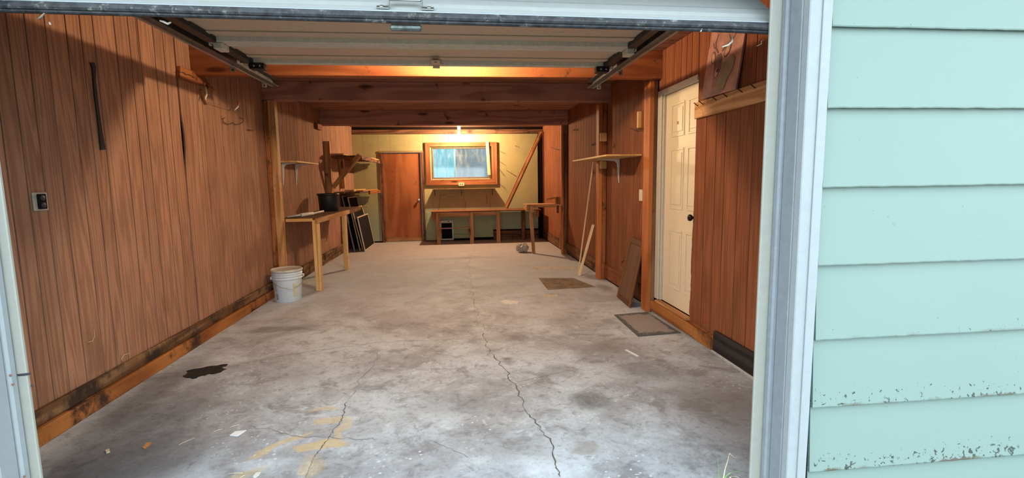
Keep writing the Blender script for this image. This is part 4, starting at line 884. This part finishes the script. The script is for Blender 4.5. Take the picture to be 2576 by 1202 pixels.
# grass growing at foot of right jamb
t = thing('grass_tuft', (3.18, .04, -.06), 'few grass blades growing at foot of right jamb', 'grass')
GR = plain('grass_green', (.16, .32, .10), .6, var=.2); GD = plain('grass_dry', (.62, .55, .36), .7)
def blade(px, Y, wd, mat):
    P_ = [onY(x, y, Y) for x, y in px]; bm = bmesh.new(); rows = []; n = len(P_); c = P_[0]
    for i, p_ in enumerate(P_):
        k = wd*(1-.85*i/(n-1)); rows.append((bm.verts.new(p_-c+Vector((-k, 0, 0))), bm.verts.new(p_-c+Vector((0, k*.5, k*.2))), bm.verts.new(p_-c+Vector((k, 0, 0)))))
    for a, b_ in zip(rows, rows[1:]):
        bm.faces.new((a[0], a[1], b_[1], b_[0])); bm.faces.new((a[1], a[2], b_[2], b_[1]))
    link('blade', finish(bm, 'blade', True), mat, t, Matrix.Translation(c))
blade([(1820, 1212), (1825, 1198), (1838, 1188), (1852, 1185), (1864, 1187), (1872, 1191)], .03, .005, GR)
blade([(1809, 1212), (1808, 1190), (1807, 1170), (1806, 1152)], .05, .0025, GR); blade([(1818, 1212), (1824, 1180), (1830, 1160), (1835, 1140)], .02, .0025, GD)
blade([(1835, 1140), (1842, 1146), (1850, 1152)], .02, .0012, GD); blade([(1833, 1154), (1845, 1156), (1858, 1168)], .02, .0014, plain('grass_brown', (.3, .2, .15), .7)); blade([(1828, 1212), (1838, 1199), (1850, 1197), (1860, 1202)], .01, .004, GD); blade([(1800, 1212), (1797, 1198)], .04, .002, GR)

# loose threads caught on the left paneling
THR = plain('pale_thread', (.62, .52, .36), .8)
tag(tube('thread', [onX(*p, .012) for p in ((236, 828), (238, 846), (232, 858), (222, 860))], .0016, THR, None, 6), 'curled pale thread stuck low on near left paneling', 'thread')
tag(tube('thread', [onX(*p, .012) for p in ((326, 888), (312, 892), (306, 902), (308, 910))], .0016, THR, None, 6), 'curled pale thread just above left baseboard', 'thread')

# dried paint and plaster smears on the concrete
def smear(px, jx, jy, lab, mat):
    q = []
    for i, a in enumerate(px):
        b_ = px[(i+1) % len(px)]
        for k in range(5): t_ = k/5; q.append((a[0]+(b_[0]-a[0])*t_+random.uniform(-jx, jx), a[1]+(b_[1]-a[1])*t_+random.uniform(-jy, jy)))
    tag(prism('paint_smear', [Vector((*onZ(*p)[:2], .0006)) for p in q], (0, 0, .0012), mat), lab, 'smear')
SMW = plain('dried_white_paint', (.80, .80, .80), .7, var=.08, dirt=.2, dirtc=(.5, .46, .43), dscale=14)
SMG = plain('crumbled_plaster', (.66, .63, .56), .85, var=.15, dirt=.55, dirtc=(.33, .27, .22), dscale=18)
smear([(1258, 758), (1275, 754), (1302, 758), (1305, 763), (1283, 766), (1268, 763)], 3, 1.2, 'white dried paint smear in middle of the floor', SMW)
smear([(1324, 672), (1350, 671), (1408, 672), (1462, 671), (1460, 677), (1400, 678), (1345, 678)], 2, .8, 'long crumbled plaster streak beside the leaning sticks', SMG)
smear([(1366, 742), (1385, 740), (1404, 742), (1400, 747), (1375, 748)], 2, .8, 'small pale plaster smear in front of hardboard square', SMG)
